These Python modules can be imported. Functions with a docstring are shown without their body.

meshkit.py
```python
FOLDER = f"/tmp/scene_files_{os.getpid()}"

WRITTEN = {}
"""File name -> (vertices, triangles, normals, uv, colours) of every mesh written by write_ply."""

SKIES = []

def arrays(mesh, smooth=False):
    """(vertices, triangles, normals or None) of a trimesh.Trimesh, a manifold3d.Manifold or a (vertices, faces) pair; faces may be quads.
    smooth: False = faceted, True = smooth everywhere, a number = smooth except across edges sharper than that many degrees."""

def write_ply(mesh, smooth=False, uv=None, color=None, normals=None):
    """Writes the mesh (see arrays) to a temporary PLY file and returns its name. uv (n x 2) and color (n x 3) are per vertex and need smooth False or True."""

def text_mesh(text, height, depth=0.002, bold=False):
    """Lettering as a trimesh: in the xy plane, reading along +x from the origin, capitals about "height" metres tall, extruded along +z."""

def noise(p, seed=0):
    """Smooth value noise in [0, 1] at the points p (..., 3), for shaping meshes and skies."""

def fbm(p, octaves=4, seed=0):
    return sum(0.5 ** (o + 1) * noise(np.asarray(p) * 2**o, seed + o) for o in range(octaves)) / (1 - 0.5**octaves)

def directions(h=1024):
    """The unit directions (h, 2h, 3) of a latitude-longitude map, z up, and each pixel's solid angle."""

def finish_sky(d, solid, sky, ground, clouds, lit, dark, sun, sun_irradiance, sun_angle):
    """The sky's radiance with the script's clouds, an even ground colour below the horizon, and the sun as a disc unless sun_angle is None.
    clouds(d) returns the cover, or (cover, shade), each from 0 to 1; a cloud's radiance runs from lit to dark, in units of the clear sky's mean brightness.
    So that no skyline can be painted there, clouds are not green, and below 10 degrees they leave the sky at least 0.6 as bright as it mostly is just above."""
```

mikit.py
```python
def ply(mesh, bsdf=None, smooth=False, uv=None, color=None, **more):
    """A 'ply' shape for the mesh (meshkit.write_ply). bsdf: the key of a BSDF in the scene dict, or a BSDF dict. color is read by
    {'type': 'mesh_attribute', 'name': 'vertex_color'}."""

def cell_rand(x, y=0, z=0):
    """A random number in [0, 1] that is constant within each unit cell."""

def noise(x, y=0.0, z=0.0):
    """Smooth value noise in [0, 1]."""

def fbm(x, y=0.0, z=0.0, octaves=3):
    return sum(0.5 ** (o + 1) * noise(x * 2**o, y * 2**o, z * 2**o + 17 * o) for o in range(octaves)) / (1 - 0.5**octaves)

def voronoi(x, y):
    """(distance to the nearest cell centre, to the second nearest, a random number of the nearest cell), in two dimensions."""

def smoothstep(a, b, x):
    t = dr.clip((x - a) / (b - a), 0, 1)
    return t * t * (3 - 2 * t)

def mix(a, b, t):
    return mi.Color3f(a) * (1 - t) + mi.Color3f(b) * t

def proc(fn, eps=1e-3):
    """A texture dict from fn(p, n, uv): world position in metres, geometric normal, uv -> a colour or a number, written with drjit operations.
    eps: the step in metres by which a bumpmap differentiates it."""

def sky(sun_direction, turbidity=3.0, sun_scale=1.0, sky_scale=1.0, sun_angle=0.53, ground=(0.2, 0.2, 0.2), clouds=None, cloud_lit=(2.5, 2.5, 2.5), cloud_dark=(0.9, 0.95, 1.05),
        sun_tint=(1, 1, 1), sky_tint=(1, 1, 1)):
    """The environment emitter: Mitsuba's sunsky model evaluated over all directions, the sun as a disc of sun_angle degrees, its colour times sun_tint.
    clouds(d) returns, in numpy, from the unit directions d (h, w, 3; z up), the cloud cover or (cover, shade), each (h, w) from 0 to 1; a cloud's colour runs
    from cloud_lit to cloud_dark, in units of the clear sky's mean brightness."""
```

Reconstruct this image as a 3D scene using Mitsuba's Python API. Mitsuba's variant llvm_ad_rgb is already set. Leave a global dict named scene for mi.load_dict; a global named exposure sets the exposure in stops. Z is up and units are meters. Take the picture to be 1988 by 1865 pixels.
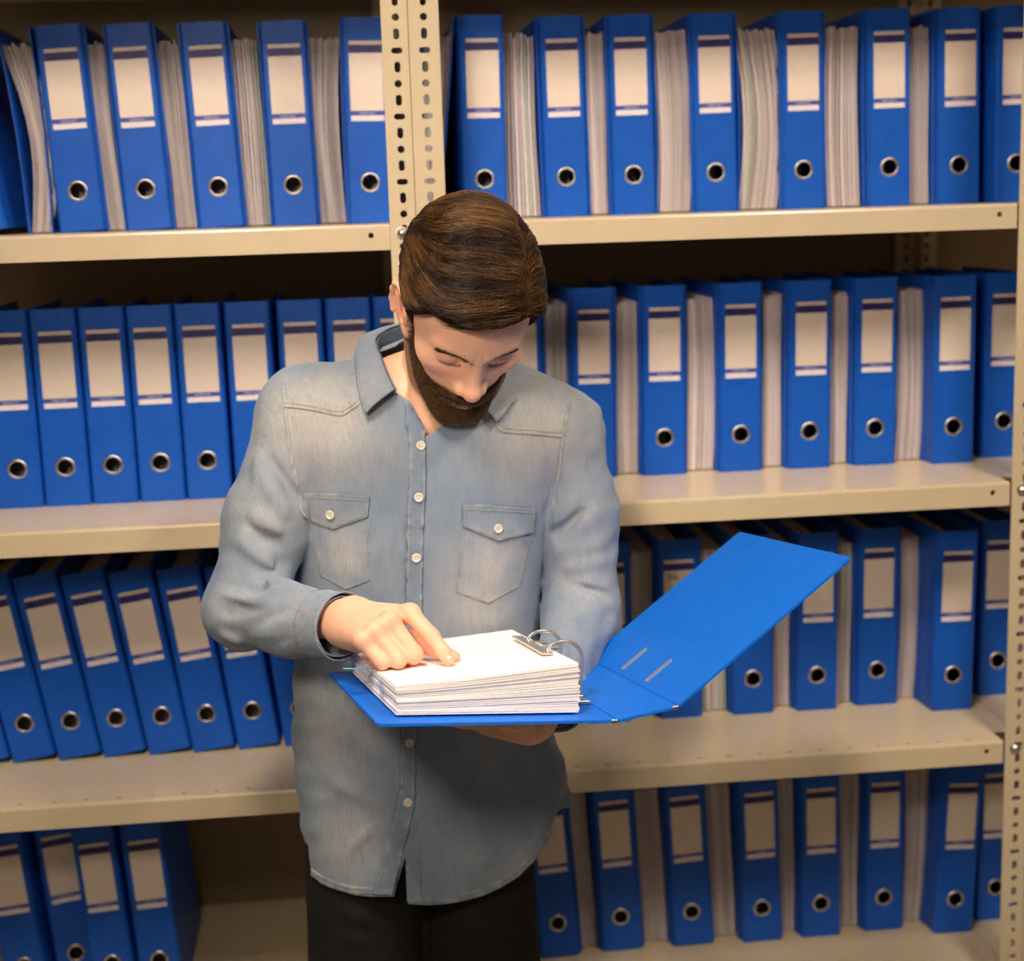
import math, random, numpy as np, trimesh, mitsuba as mi, mikit, meshkit
import manifold3d as m3
import shapely.geometry as sg
from shapely import affinity, union_all
from mikit import proc, noise, fbm, smoothstep, mix
from scipy.interpolate import CubicSpline, PchipInterpolator
T = mi.ScalarTransform4f
scene, labels = {'type': 'scene'}, {}

# ------------------------------------------------------------------ camera
F, YAW, PITCH, ROLL = 3000., .0999, .1772, -.0318
CAM = np.array([0, -2.3234, 1.66])
FW = np.array([math.sin(YAW)*math.cos(PITCH), math.cos(YAW)*math.cos(PITCH), -math.sin(PITCH)])
RT = np.array([math.cos(YAW), -math.sin(YAW), 0]); UP = np.cross(RT, FW)
R2 = math.cos(ROLL)*RT + math.sin(ROLL)*UP; U2 = -math.sin(ROLL)*RT + math.cos(ROLL)*UP
scene['camera'] = {'type': 'thinlens', 'fov': 2*math.degrees(math.atan(994/F)), 'fov_axis': 'x', 'aperture_radius': .0085, 'focus_distance': 1.93,
                   'near_clip': .05, 'far_clip': 30., 'to_world': T().look_at(origin=CAM.tolist(), target=(CAM+FW).tolist(), up=U2.tolist())}

def at(px, py, Y):
    """the point of the upright plane y = Y that lies on the line of sight of a photograph pixel (surveying the photograph)"""
    d = FW + (px-994)/F*R2 - (py-932.5)/F*U2
    return CAM + d*(Y-CAM[1])/d[1]

# ------------------------------------------------------------------ light
exposure = 1.15
LAMP_W, LAMP_L = .30, .75
LAMPS = [(-.32, -1.40, 2.86, (25.0, 21.6, 18.3)), (1.12, -1.36, 2.86, (21.5, 18.4, 15.2))]
DRUM, DRUM_AIM, DRUM_R, DRUM_LEN, DRUM_L = (-.34, -1.75, 2.04), (.12, -.38, 1.40), .19, .58, (35., 30.4, 25.8)     # added key lamp to brighten the man; the deep drum narrows its beam
AMBIENT = (.048, .041, .034)
scene['room_light'] = {'type': 'constant', 'radiance': {'type': 'rgb', 'value': list(AMBIENT)}}

# ------------------------------------------------------------------ materials
def rgb(*c): return {'type': 'rgb', 'value': [float(x) for x in c]}
def srgb(r, g, b): return [((x/255+.055)/1.055)**2.4 if x > 10 else x/255/12.92 for x in (r, g, b)]
def pr(color, rough=.5, spec=.5, **k):
    return {'type': 'twosided', 'bsdf': {'type': 'principled', 'base_color': color if isinstance(color, dict) else rgb(*color), 'roughness': rough, 'specular': spec, **k}}
VC = {'type': 'mesh_attribute', 'name': 'vertex_color'}
scene['m_paint'] = pr(proc(lambda p, n, uv: mix((.60, .475, .30), (.66, .53, .345), fbm(p.x*9, p.y*9, p.z*9))), .25, .5)
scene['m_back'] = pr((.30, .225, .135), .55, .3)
scene['m_blue'] = pr(proc(lambda p, n, uv: mix((.006, .092, .50), (.010, .112, .57), fbm(p.x*40, p.y*40, p.z*25))), .42, .28)
scene['m_blue_in'] = pr(proc(lambda p, n, uv: mix((.003, .125, .58), (.005, .145, .64), fbm(p.x*60, p.y*60, p.z*60))), .45, .25)
scene['m_label'] = pr(VC, .45, .4)
scene['m_vc'] = pr(VC, .6, .3)
scene['m_pages'] = pr(VC, .85, .1)
scene['m_steel'] = {'type': 'twosided', 'bsdf': {'type': 'roughconductor', 'material': 'none', 'specular_reflectance': rgb(.72, .66, .58), 'alpha': .16}}
scene['m_chrome'] = pr((.80, .72, .66), .22, .8, metallic=.85)
scene['m_dark'] = pr((.02, .017, .014), .6, .3)
scene['m_floor'] = pr(proc(lambda p, n, uv: mix((.16, .14, .12), (.21, .185, .155), fbm(p.x*6, p.y*6, 0))), .5, .4)
scene['m_wall'] = pr((.42, .36, .27), .8, .2)
scene['m_ceiling'] = pr((.6, .56, .5), .9, .1)

# ------------------------------------------------------------------ helpers
def obj(key, mesh, mat, smooth=False, color=None, tw=None, **lab):
    d = mikit.ply(mesh, mat, smooth=smooth, color=color) if not (isinstance(mesh, dict)) else dict(mesh)
    if tw is not None: d['to_world'] = tw
    if key in scene: raise KeyError(key)
    scene[key] = d
    if lab: labels[key] = lab
    return d
def seq(base):
    """base, base_001, base_002 ... whichever is free, counting things by their parts too"""
    k, i = base, 0
    while k in USED: i += 1; k = '%s_%03d' % (base, i)
    USED.add(k); return k
USED = set()
cat = trimesh.util.concatenate
def box(x0, x1, y0, y1, z0, z1):
    return trimesh.creation.box(bounds=[[x0, y0, z0], [x1, y1, z1]])
def man(mesh): return m3.Manifold(m3.Mesh(np.asarray(mesh.vertices, np.float32), np.asarray(mesh.faces, np.uint32)))
def tri(m):
    q = m.to_mesh(); return trimesh.Trimesh(q.vert_properties[:, :3], q.tri_verts, process=False)
def rbox(x0, x1, y0, y1, z0, z1, r=.003):
    """box with bevelled edges"""
    c = np.array([[x, y, z] for x in (x0, x1) for y in (y0, y1) for z in (z0, z1)]); mid = c.mean(0); pts = []
    for p in c:
        s = np.sign(mid-p)
        for a in ((1, 1, 0), (1, 0, 1), (0, 1, 1)): pts.append(p+s*np.array(a)*r)
    return trimesh.convex.convex_hull(np.array(pts))
def extr(poly, h): return trimesh.creation.extrude_polygon(poly, h, engine='earcut')
def xz(mesh, y0=0):
    """polygon mesh in xy extruded along z -> polygon in xz, extruded along +y from y0"""
    v = mesh.vertices; mesh.vertices = np.c_[v[:, 0], y0+v[:, 2], v[:, 1]]; mesh.invert(); return mesh
def yz(mesh, x0=0):
    v = mesh.vertices; mesh.vertices = np.c_[x0+v[:, 2], v[:, 0], v[:, 1]]; return mesh
def tube(path, r, k=8, caps=True):
    P = np.asarray(path, float); n = len(P); r = np.broadcast_to(r, n)
    t = np.gradient(P, axis=0); t /= np.linalg.norm(t, axis=1, keepdims=True)+1e-12
    ref = np.array([0, 0, 1.]) if abs(t[0][2]) < .9 else np.array([1., 0, 0]); u = np.cross(t[0], ref); u /= np.linalg.norm(u); V = []
    a = np.arange(k)*2*np.pi/k
    for i in range(n):
        u = u-t[i]*(u@t[i]); u /= np.linalg.norm(u); w = np.cross(t[i], u)
        V.append(P[i]+r[i]*(np.cos(a)[:, None]*u+np.sin(a)[:, None]*w))
    V = np.vstack(V); f = []
    for i in range(n-1):
        for j in range(k):
            A, B = i*k+j, i*k+(j+1) % k; f += [[A, B, B+k], [A, B+k, A+k]]
    if caps:
        V = np.vstack([V, P[0], P[-1]]); c0, c1 = len(V)-2, len(V)-1
        for j in range(k): f += [[c0, (j+1) % k, j], [c1, (n-1)*k+j, (n-1)*k+(j+1) % k]]
    return trimesh.Trimesh(V, f, process=False)
ORD = 'first second third fourth fifth sixth seventh eighth ninth tenth eleventh twelfth'.split()

# ------------------------------------------------------------------ room
def struct(k, mesh, mat, **l): obj(k, mesh, mat); labels[k] = dict(kind='structure', **l)
struct('floor', box(-3.2, 3.2, -4.6, 1.0, -.1, 0), 'm_floor', label='grey office floor under the shelving')
struct('ceiling', box(-3.2, 3.2, -4.6, 1.0, 2.95, 3.05), 'm_ceiling', label='plain ceiling above the archive aisle')
struct('wall_back', box(-3.2, 3.2, .75, .85, 0, 2.95), 'm_wall', label='beige wall behind the steel shelving')
for (x, y, z, L), tag in zip(LAMPS, ('over the man', 'over the right hand shelves')):
    k = seq('ceiling_lamp')
    q = trimesh.Trimesh([[x-LAMP_W/2, y-LAMP_L/2, z], [x+LAMP_W/2, y-LAMP_L/2, z], [x+LAMP_W/2, y+LAMP_L/2, z], [x-LAMP_W/2, y+LAMP_L/2, z]], [[0, 2, 1], [0, 3, 2]], process=False)
    obj(k+'__diffuser', q, 'm_ceiling'); scene[k+'__diffuser']['emitter'] = {'type': 'area', 'radiance': rgb(*L)}
    fr = tri(man(rbox(x-LAMP_W/2-.02, x+LAMP_W/2+.02, y-LAMP_L/2-.02, y+LAMP_L/2+.02, z-.008, 2.95, .004))-man(box(x-LAMP_W/2, x+LAMP_W/2, y-LAMP_L/2, y+LAMP_L/2, z-.05, z+.001)))
    obj(k+'__housing', fr, 'm_ceiling')
    labels[k] = dict(label='long ceiling lamp with a white housing '+tag, category='lamp')

k = seq('added_drum_lamp'); c0 = np.array(DRUM); dv = np.array(DRUM_AIM)-c0; dv /= np.linalg.norm(dv); cb = c0-dv*DRUM_LEN
obj(k+'__diffuser', tube([cb, cb+dv*.006], DRUM_R-.004, 40), 'm_ceiling'); scene[k+'__diffuser']['emitter'] = {'type': 'area', 'radiance': rgb(*DRUM_L)}
obj(k+'__shade', cat([tube([cb-dv*.03, c0], DRUM_R, 40, False), tube([cb-dv*.03, c0], DRUM_R+.004, 40, False)]), 'm_dark', smooth=40); obj(k+'__back_plate', tube([cb-dv*.04, cb-dv*.03], DRUM_R+.004, 40), 'm_dark')
obj(k+'__stem', tube([cb-dv*.035, cb-dv*.07+np.array([0, 0, .05]), [cb[0], cb[1]-.06, 2.955]], .008, 8), 'm_dark')
labels[k] = dict(label='added deep drum lamp on a ceiling stem, brightening the man', category='lamp')
# ------------------------------------------------------------------ shelving
Z = {0: 2.069, 1: 1.636, 2: 1.1997, 3: .7681, 4: .3351}
LIP, DEPTH, BACK = .038, .545, .56
def upright_mesh(x0, w, side, z0, z1, y=0, back=False):
    """perforated angle post: front flange x0..x0+w, side flange at the 'side' end"""
    P = sg.box(x0, z0, x0+w, z1); holes = []; n = int((z1-z0)/.0234); cx = x0+w*.55 if side > 0 else x0+w*.5
    for i in range(n):
        z = z1-.012-i*.0234; k = i % 4
        c = sg.Point(cx, z)
        if k in (0, 2): h = sg.LineString([(cx, z-.0035), (cx, z+.0035)]).buffer(.0044, quad_segs=3)
        elif k == 1: h = sg.LineString([(cx-.004, z), (cx+.004, z)]).buffer(.0042, quad_segs=3)
        else: h = c.buffer(.0054, quad_segs=3)
        holes.append(h)
    fl = xz(extr(P.difference(union_all(holes)), .0022), y)
    s = x0+w-.0022 if side > 0 else x0
    Q = sg.box(y+.0022, z0, y+.04, z1) if not back else sg.box(y-.038, z0, y, z1)
    hs = [affinity.translate(sg.Point(0, 0).buffer(.0046, quad_segs=2), y+.022 if not back else y-.02, z1-.012-i*.0468) for i in range(n//2)]
    return cat([fl, yz(extr(Q.difference(union_all(hs)), .0022), s)])
def shelf_mesh(x0, x1, z, xe0, xe1):
    r = .004
    prof = [(0, z-LIP), (.0, z-r), (r*.3, z-r*.3), (r, z), (DEPTH, z), (DEPTH, z-LIP), (DEPTH-.0015, z-LIP), (DEPTH-.0015, z-.0016), (r, z-.0016), (.0016, z-r-.0003), (.0016, z-LIP+.0015), (.014, z-LIP+.0015), (.014, z-LIP)]
    m = man(yz(extr(sg.Polygon(prof), x1-x0), x0))
    cut = []
    n = int((x1-x0-.03)/.05)
    for i in range(n):
        cut.append(trimesh.creation.cylinder(.0034, .02, sections=10, transform=trimesh.transformations.translation_matrix([x0+.028+.05*i, .017, z])))
    for x in (x0+.028, x1-.028):
        t = trimesh.transformations.rotation_matrix(np.pi/2, [1, 0, 0]); t[:3, 3] = [x, 0, z-.016]
        cut.append(trimesh.creation.cylinder(.0042, .02, sections=14, transform=t))
    sides = []
    for a, b, e in ((x1, xe1, 1), (xe0, x0, -1)):     # the plate runs on behind the posts, folded down at its end
        sides += [box(a, b, .0445, DEPTH-.045, z-.0016, z), box(b-.0014, b, .0445, DEPTH-.045, z-LIP, z-.0016) if e > 0 else box(a, a+.0014, .0445, DEPTH-.045, z-LIP, z-.0016)]
    return cat([tri(m-man(cat(cut)))]+sides)
def bolt_mesh(x, z):
    rv = trimesh.creation.revolve(np.array([[0, .0062], [.003, .0058], [.0065, .0035], [.0075, .001], [.0095, .0008], [.0095, 0], [0, 0]]), sections=14)
    v = rv.vertices.copy(); rv.vertices = np.c_[x+v[:, 0], -v[:, 2]-.0001, z+v[:, 1]]; rv.invert(); rv.fix_normals(); return rv
BAYS = [(-.868, .1025, 'left', 'on the left of the man'), (.1025, 1.0715, 'right', 'on the right of the man'), (1.0715, 2.04, 'far right', 'only its edge showing at the right')]
for bi, (x0, x1, nm, where) in enumerate(BAYS):
    k = seq('shelving_unit'); w = .0386 if bi != 1 else .0425
    ups = [(x0+.0005, .0445, -1), (x1-.0395, .039, 1)] if bi == 1 else [(x0+.0005, .0425, -1), (x1-.0390, .0385, 1)]
    for q, (a, ww, sd) in enumerate(ups):
        kk = seq(k+'__upright'); obj(kk, upright_mesh(a, ww, sd, 0, 2.2), 'm_paint')
        for zi in (0, 1, 2, 3, 4): obj(seq(kk+'__bolt'), bolt_mesh(a+ww*(.45 if sd > 0 else .5), Z[zi]-.014), 'm_steel', smooth=40)
    for a, ww, sd in ups:
        obj(seq(k+'__upright'), upright_mesh(a, ww, sd, 0, 2.2, DEPTH+.002, True), 'm_paint')
    for zi in (0, 1, 2, 3, 4):
        obj(seq(k+'__shelf'), shelf_mesh(x0+.0435, x1-.0395-(.0035 if bi == 1 else 0), Z[zi], x0+.0012, x1-.0012), 'm_paint')
    obj(k+'__back_panel', box(x0+.002, x1-.002, BACK, BACK+.004, .05, 2.2), 'm_back')
    labels[k] = dict(label='beige steel shelving unit with slotted posts '+where, category='shelving unit')
# side fillers of the shelves between posts (the shelf runs on to the post line behind the front flange)
# ------------------------------------------------------------------ binders
BW, BD, BH = .072, .285, .318
def spine_mesh():
    P = sg.box(.0035, .0, BW-.0035, BH).difference(sg.Point(BW/2, .0635).buffer(.0125, quad_segs=6))
    m = xz(extr(P, .0022), 0)
    g = [xz(extr(sg.box(x, .0, x+.0012, BH), .0005), -.0004) for x in (.0075, BW-.0087)]     # pressed hinge lines
    return cat([m]+g)
def cover_mesh(s):
    """board cover in plan, s = -1 left, 1 right, bowed a little"""
    pts = np.array([(.0042, .0003), (.0012, .0035), (-.0004, .03), (-.0012, .15), (.0002, BD)])
    if s > 0: pts[:, 0] = BW-pts[:, 0]
    return extr(sg.LineString(pts).buffer(.00125, cap_style='flat', join_style='round', quad_segs=2), BH)
CREAM, TAN, PURP, VIO, WHT = srgb(238, 221, 205), srgb(226, 206, 190), srgb(48, 42, 106), srgb(66, 82, 170), srgb(245, 232, 232)
def label_mesh(rng, off=0.0):
    """printed spine label: strips, bands and the blank writing field"""
    q, c = [], []
    def r(x0, x1, z0, z1, col, y=-.0006, jit=0):
        b = box(x0, x1, y, 0, z0, z1); v = b.vertices.copy()
        q.append(b); c.append(np.tile(col, (8, 1)))
    x0, x1 = .0105+off, BW-.0095+off; t = BH-.0355
    r(x0, x1, t-.1235, t, PURP, -.0003)
    r(x0+.0003, x1-.0003, t-.0062, t-.0002, TAN); r(x0, x1, t-.0185, t-.0066, PURP, -.0007)
    r(x0-.0003, x1+.0003, t-.1075, t-.0187, CREAM, -.0009)
    r(x0, x1, t-.1145, t-.1077, VIO); r(x0, x1, t-.1232, t-.1148, WHT)
    for j in range(13):
        if j == 7: continue
        a = BW/2-.0115+.0018*j+off; r(a, a+.0011, t-.1122, t-.1100-.0007*((j*7) % 3), WHT, -.0009)
    return cat(q), np.vstack(c)
def ring_mesh():
    prof = np.array([[.0118, .008], [.0118, -.0008], [.0128, -.0018], [.0146, -.0018], [.0160, -.0006], [.0162, .0002]])
    a = np.linspace(0, 2*np.pi, 29)[:-1]; V = []; f = []
    for r, y in prof: V += [[BW/2+r*math.cos(t), y, .0635+r*math.sin(t)] for t in a]
    n = len(a)
    for i in range(len(prof)-1):
        for j in range(n):
            A, B = i*n+j, i*n+(j+1) % n; f += [[A, B+n, B], [A, A+n, B+n]]
    return trimesh.Trimesh(V, f, process=False)
def leaves(xl, xr, z1, y0, y1, n, rng, rag=.004, gap=.42):
    """upright sheets between the curves xl(z), xr(z) (functions of 0..1), each bundle a bent slab; returns mesh, colours"""
    q, c = [], []; S = 9; t = np.linspace(0, 1, S); L, R = xl(t), xr(t); z = .002+t*(z1-.002)
    ph = rng.uniform(0, 6, 4)
    for i in range(n):
        u0, u1 = i/n, (i+1-gap*rng.uniform(.5, 1.2))/n
        wob = .0009*np.sin(5*t+ph[0]+i*.6)*np.minimum(1, 4*t*(1-t)+.2)
        a = L+(R-L)*u0+wob; b = L+(R-L)*u1+wob; yy = y0+rng.uniform(0, rag); dz = rng.uniform(-.004, .004)
        V = np.vstack([np.c_[a, np.full(S, yy), z+dz*t], np.c_[b, np.full(S, yy), z+dz*t], np.c_[a, np.full(S, y1), z+dz*t], np.c_[b, np.full(S, y1), z+dz*t]])
        f = []
        for s in range(S-1):
            for A, B in ((0, 1), (1, 3), (3, 2), (2, 0)):
                A, B = A*S+s, B*S+s; f += [[A, B, B+1], [A, B+1, A+1]]
        for s, o in ((0, 1), (S-1, 0)):
            A, B, C, D = s, S+s, 3*S+s, 2*S+s; f += [[A, C, B], [A, D, C]] if o else [[A, B, C], [A, C, D]]
        q.append(trimesh.Trimesh(V, f, process=False)); k = rng.uniform(.62, .95)
        col = np.array(srgb(240, 226, 222))*k
        if rng.random() < .025: col = np.array(srgb(185, 195, 175))
        c.append(np.tile(col, (len(V), 1)))
    return cat(q), np.vstack(c)
M_SPINE, M_CL, M_CR, M_RING = spine_mesh(), cover_mesh(-1), cover_mesh(1), ring_mesh()
D_SPINE = mikit.ply(M_SPINE, 'm_blue'); D_CL = mikit.ply(M_CL, 'm_blue'); D_CR = mikit.ply(M_CR, 'm_blue'); D_RING = mikit.ply(M_RING, 'm_steel', smooth=50)
_lab = [label_mesh(None, o) for o in (0, .0008, -.0008)]
D_LAB = [mikit.ply(m, 'm_label', color=c) for m, c in _lab]
_rng = np.random.default_rng(5)
_pm, _pc = leaves(lambda t: .008+0*t, lambda t: .052+0*t, .296, .06, .272, 7, _rng)
D_PG = mikit.ply(_pm, 'm_pages', color=_pc)
def binder(label, group, x, y, z, tilt=0, rz=0, lab=0, h=1.0, w=1.0, ring=True):
    """spine outwards; tilt in degrees about the depth axis (negative: top leans left), pivoting on the lower corner it stands on"""
    k = seq('lever_arch_binder')
    t = T().translate([x, y, z])
    w = .968 if abs(tilt) > 3.2 else w
    t = t.rotate([0, 0, 1], rz)
    if tilt < 0: t = t.rotate([0, 1, 0], tilt)
    else: t = t.translate([BW*w, 0, 0]).rotate([0, 1, 0], tilt).translate([-BW*w, 0, 0])
    t = t.scale([w, 1, h])
    obj(k+'__spine', D_SPINE, None, tw=t); obj(k+'__front_cover', D_CL, None, tw=t); obj(k+'__back_cover', D_CR, None, tw=t)
    obj(k+'__label', D_LAB[lab % 3], None, tw=t); obj(k+'__finger_ring', D_RING, None, tw=t); obj(k+'__pages', D_PG, None, tw=t)
    labels[k] = dict(label=label, category='binder', group=group)
    labels[k+'__label'] = dict(label='blank cream spine label with purple bands'); labels[k+'__finger_ring'] = dict(label='metal finger ring')
    labels[k+'__pages'] = dict(label='white paper sheets')
    return k
def reversed_binder(label, group, xb0, xb1, xt0, xt1, y, z, bulge=0., seed=0, n=11, cl=True, cr=True, dy=.013, ph=.292):
    """open edge outwards: two thin covers pinched together on a bent stack of sheets. xb*: at the base, xt*: at the top, bulge: sideways bow of the sheets"""
    k = seq('lever_arch_binder'); rng = np.random.default_rng(100+seed)
    L0 = lambda t: xb0+(xt0-xb0)*t; R0 = lambda t: xb1+(xt1-xb1)*t
    def board(fx, s, nm):
        S = 5; t = np.linspace(0, 1, S); V = []
        for yy in (y, y+BD):
            b = fx(t)+s*.0012+bulge*.25*np.sin(np.pi*t)
            V += [np.c_[b-.0012, np.full(S, yy), t*BH], np.c_[b+.0012, np.full(S, yy), t*BH]]
        V = np.vstack(V); f = []
        for i in range(S-1):
            for A, B in ((0, 1), (1, 3), (3, 2), (2, 0)):
                A, B = A*S+i, B*S+i; f += [[A, B, B+1], [A, B+1, A+1]]
        e = S-1; f += [[0, 2*S, 3*S], [0, 3*S, S], [e, S+e, 3*S+e], [e, 3*S+e, 2*S+e]]
        obj(k+'__'+nm, trimesh.Trimesh(V+[0, 0, z], f, process=False), 'm_blue')
    if cl: board(L0, 1, 'front_cover')
    if cr: board(R0, -1, 'back_cover')
    bw = lambda t: bulge*np.sin(np.pi*np.clip(t*1.02, 0, 1))
    m, c = leaves(lambda t: L0(t)+.0034+bw(t), lambda t: R0(t)-.0030+bw(t), ph, y+dy, y+BD-.03, n, rng)
    m.vertices[:, 2] += z
    obj(k+'__pages', m, 'm_pages', color=c)
    b0, b1 = min(xb0, xt0)+.004, max(xb1, xt1)-.004
    labels[k] = dict(label=label, category='binder', group=group); labels[k+'__pages'] = dict(label='white sheets seen edge on')
    return k
def lerp(a, b, t): return a+(b-a)*t
ROWS = {}
def tilted(xl, w, tilt):
    """left and right edges of a spine at base and at top"""
    s = math.sin(math.radians(tilt))*BH; return xl, xl+w, xl+s, xl+w+s
# (x left, y front, tilt, spine number) -- upper left shelf
def side(name): return {'L': 'left of the man', 'R': 'right of the man'}[name]
def fill(row, spec, name, y_pages, gaps, place, word):
    """spec: list of (x, y, tilt); gaps: index -> dict for the reversed binder after spine index"""
    nn = len(spec)
    for i, (x, y, tl, *o) in enumerate(spec):
        binder('blue binder, spine outwards, %s from the left, %s' % (ORD[i], place), word, x, y, Z[row]+.0004, tl, *(o or [0]), lab=i*2+row)
    for j, (i, g) in enumerate(sorted(gaps.items())):
        a = tilted(spec[i][0], BW, spec[i][2]) if i >= 0 else None
        b = tilted(spec[i+1][0], BW, spec[i+1][2]) if i+1 < nn else None
        xb0 = g.get('b0', a and a[1]+.0015); xt0 = g.get('t0', a and a[3]+.0015); xb1 = g.get('b1', b and b[0]-.0015); xt1 = g.get('t1', b and b[2]-.0015)
        where = 'between the %s and %s spines, %s' % (ORD[i], ORD[i+1], place) if 0 <= i < nn-1 else 'left of the first spine, %s' % place
        reversed_binder('binder showing sheet edges '+where, word+' turned round', xb0, xb1, xt0, xt1, g.get('y', y_pages), Z[row]+.0004, g.get('bulge', 0), seed=row*40+j+(7 if name == 'R' else 0), n=g.get('n', 10), dy=g.get('dy', .013))
y = .225
fill(1, [(-.600, .21, -9.0), (-.454, .225, -2.6), (-.349, .225, -2.2), (-.235, .225, -2.0), (-.117, .225, -.9), (.004, .20, .6)], 'L', .235,
     {0: dict(b0=float(at(56, 455, .235)[0]), b1=float(at(104, 455, .235)[0]), t0=float(at(-6, 90, .235)[0]), t1=float(at(60, 90, .235)[0]), bulge=.020, n=14), 1: dict(bulge=-.002, n=7), 2: dict(n=8), 3: dict(n=8), 4: dict(bulge=-.006, n=14)}, 'top shelf left of man', 'binders on the left top shelf')
fill(1, [(.188, .20, .3), (.327, .235, -.9), (.439, .235, -.7), (.577, .235, -.9), (.726, .235, -.8), (.870, .225, -.9), (.990, .225, -.9), (1.083, .21, -.6)], 'R', .24,
     {-1: dict(b0=.112, t0=.135, b1=.150, t1=.187, bulge=.004, n=9, y=.22), 0: dict(bulge=-.002, n=9), 1: dict(n=8), 2: dict(bulge=.006, n=11), 3: dict(bulge=.014, n=13), 4: dict(bulge=-.003, n=10), 5: dict(n=8)}, 'top shelf right of man', 'binders on the right top shelf')
# second shelf
sp = [(-.5825+.0755*i, .203, -.3) for i in range(5)]+[(-.201, .200, -.3), (-.118, .200, -.2), (-.040, .2, -.2), (.036, .2, 0)]
fill(2, sp, 'L', .2, {}, 'second shelf left of man', 'binders on the left second shelf')
fill(2, [(.240, .222, .3), (.359, .218, .6), (.479, .214, .4), (.610, .212, .2), (.729, .211, .2), (.844, .212, .3), (.974, .190, 0), (1.078, .225, 0)], 'R', .224,
     {0: dict(n=9), 1: dict(n=9), 2: dict(n=10, bulge=.004), 3: dict(n=9), 4: dict(n=9), 5: dict(n=10, bulge=.006)}, 'second shelf right of man', 'binders on the right second shelf')
# third shelf
fill(3, [(-.672, .205, -9.3), (-.597, .205, -9.2), (-.522, .203, -9.0), (-.448, .203, -8.5), (-.373, .201, -8.2), (-.300, .199, -7.3), (-.225, .200, -6.8), (-.147, .2, -6.0)], 'L', .2, {}, 'third shelf left of man', 'binders on the left third shelf')
fill(3, [(.378, .216, .2), (.502, .215, -.2), (.630, .211, -.6), (.743, .209, .3), (.854, .217, .4), (.970, .163, 1.0), (1.079, .228, .4)], 'R', .225,
     {0: dict(n=10), 1: dict(n=9), 2: dict(n=8), 3: dict(n=8), 4: dict(n=10, bulge=.004)}, 'third shelf right of man', 'binders on the right third shelf')
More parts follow.
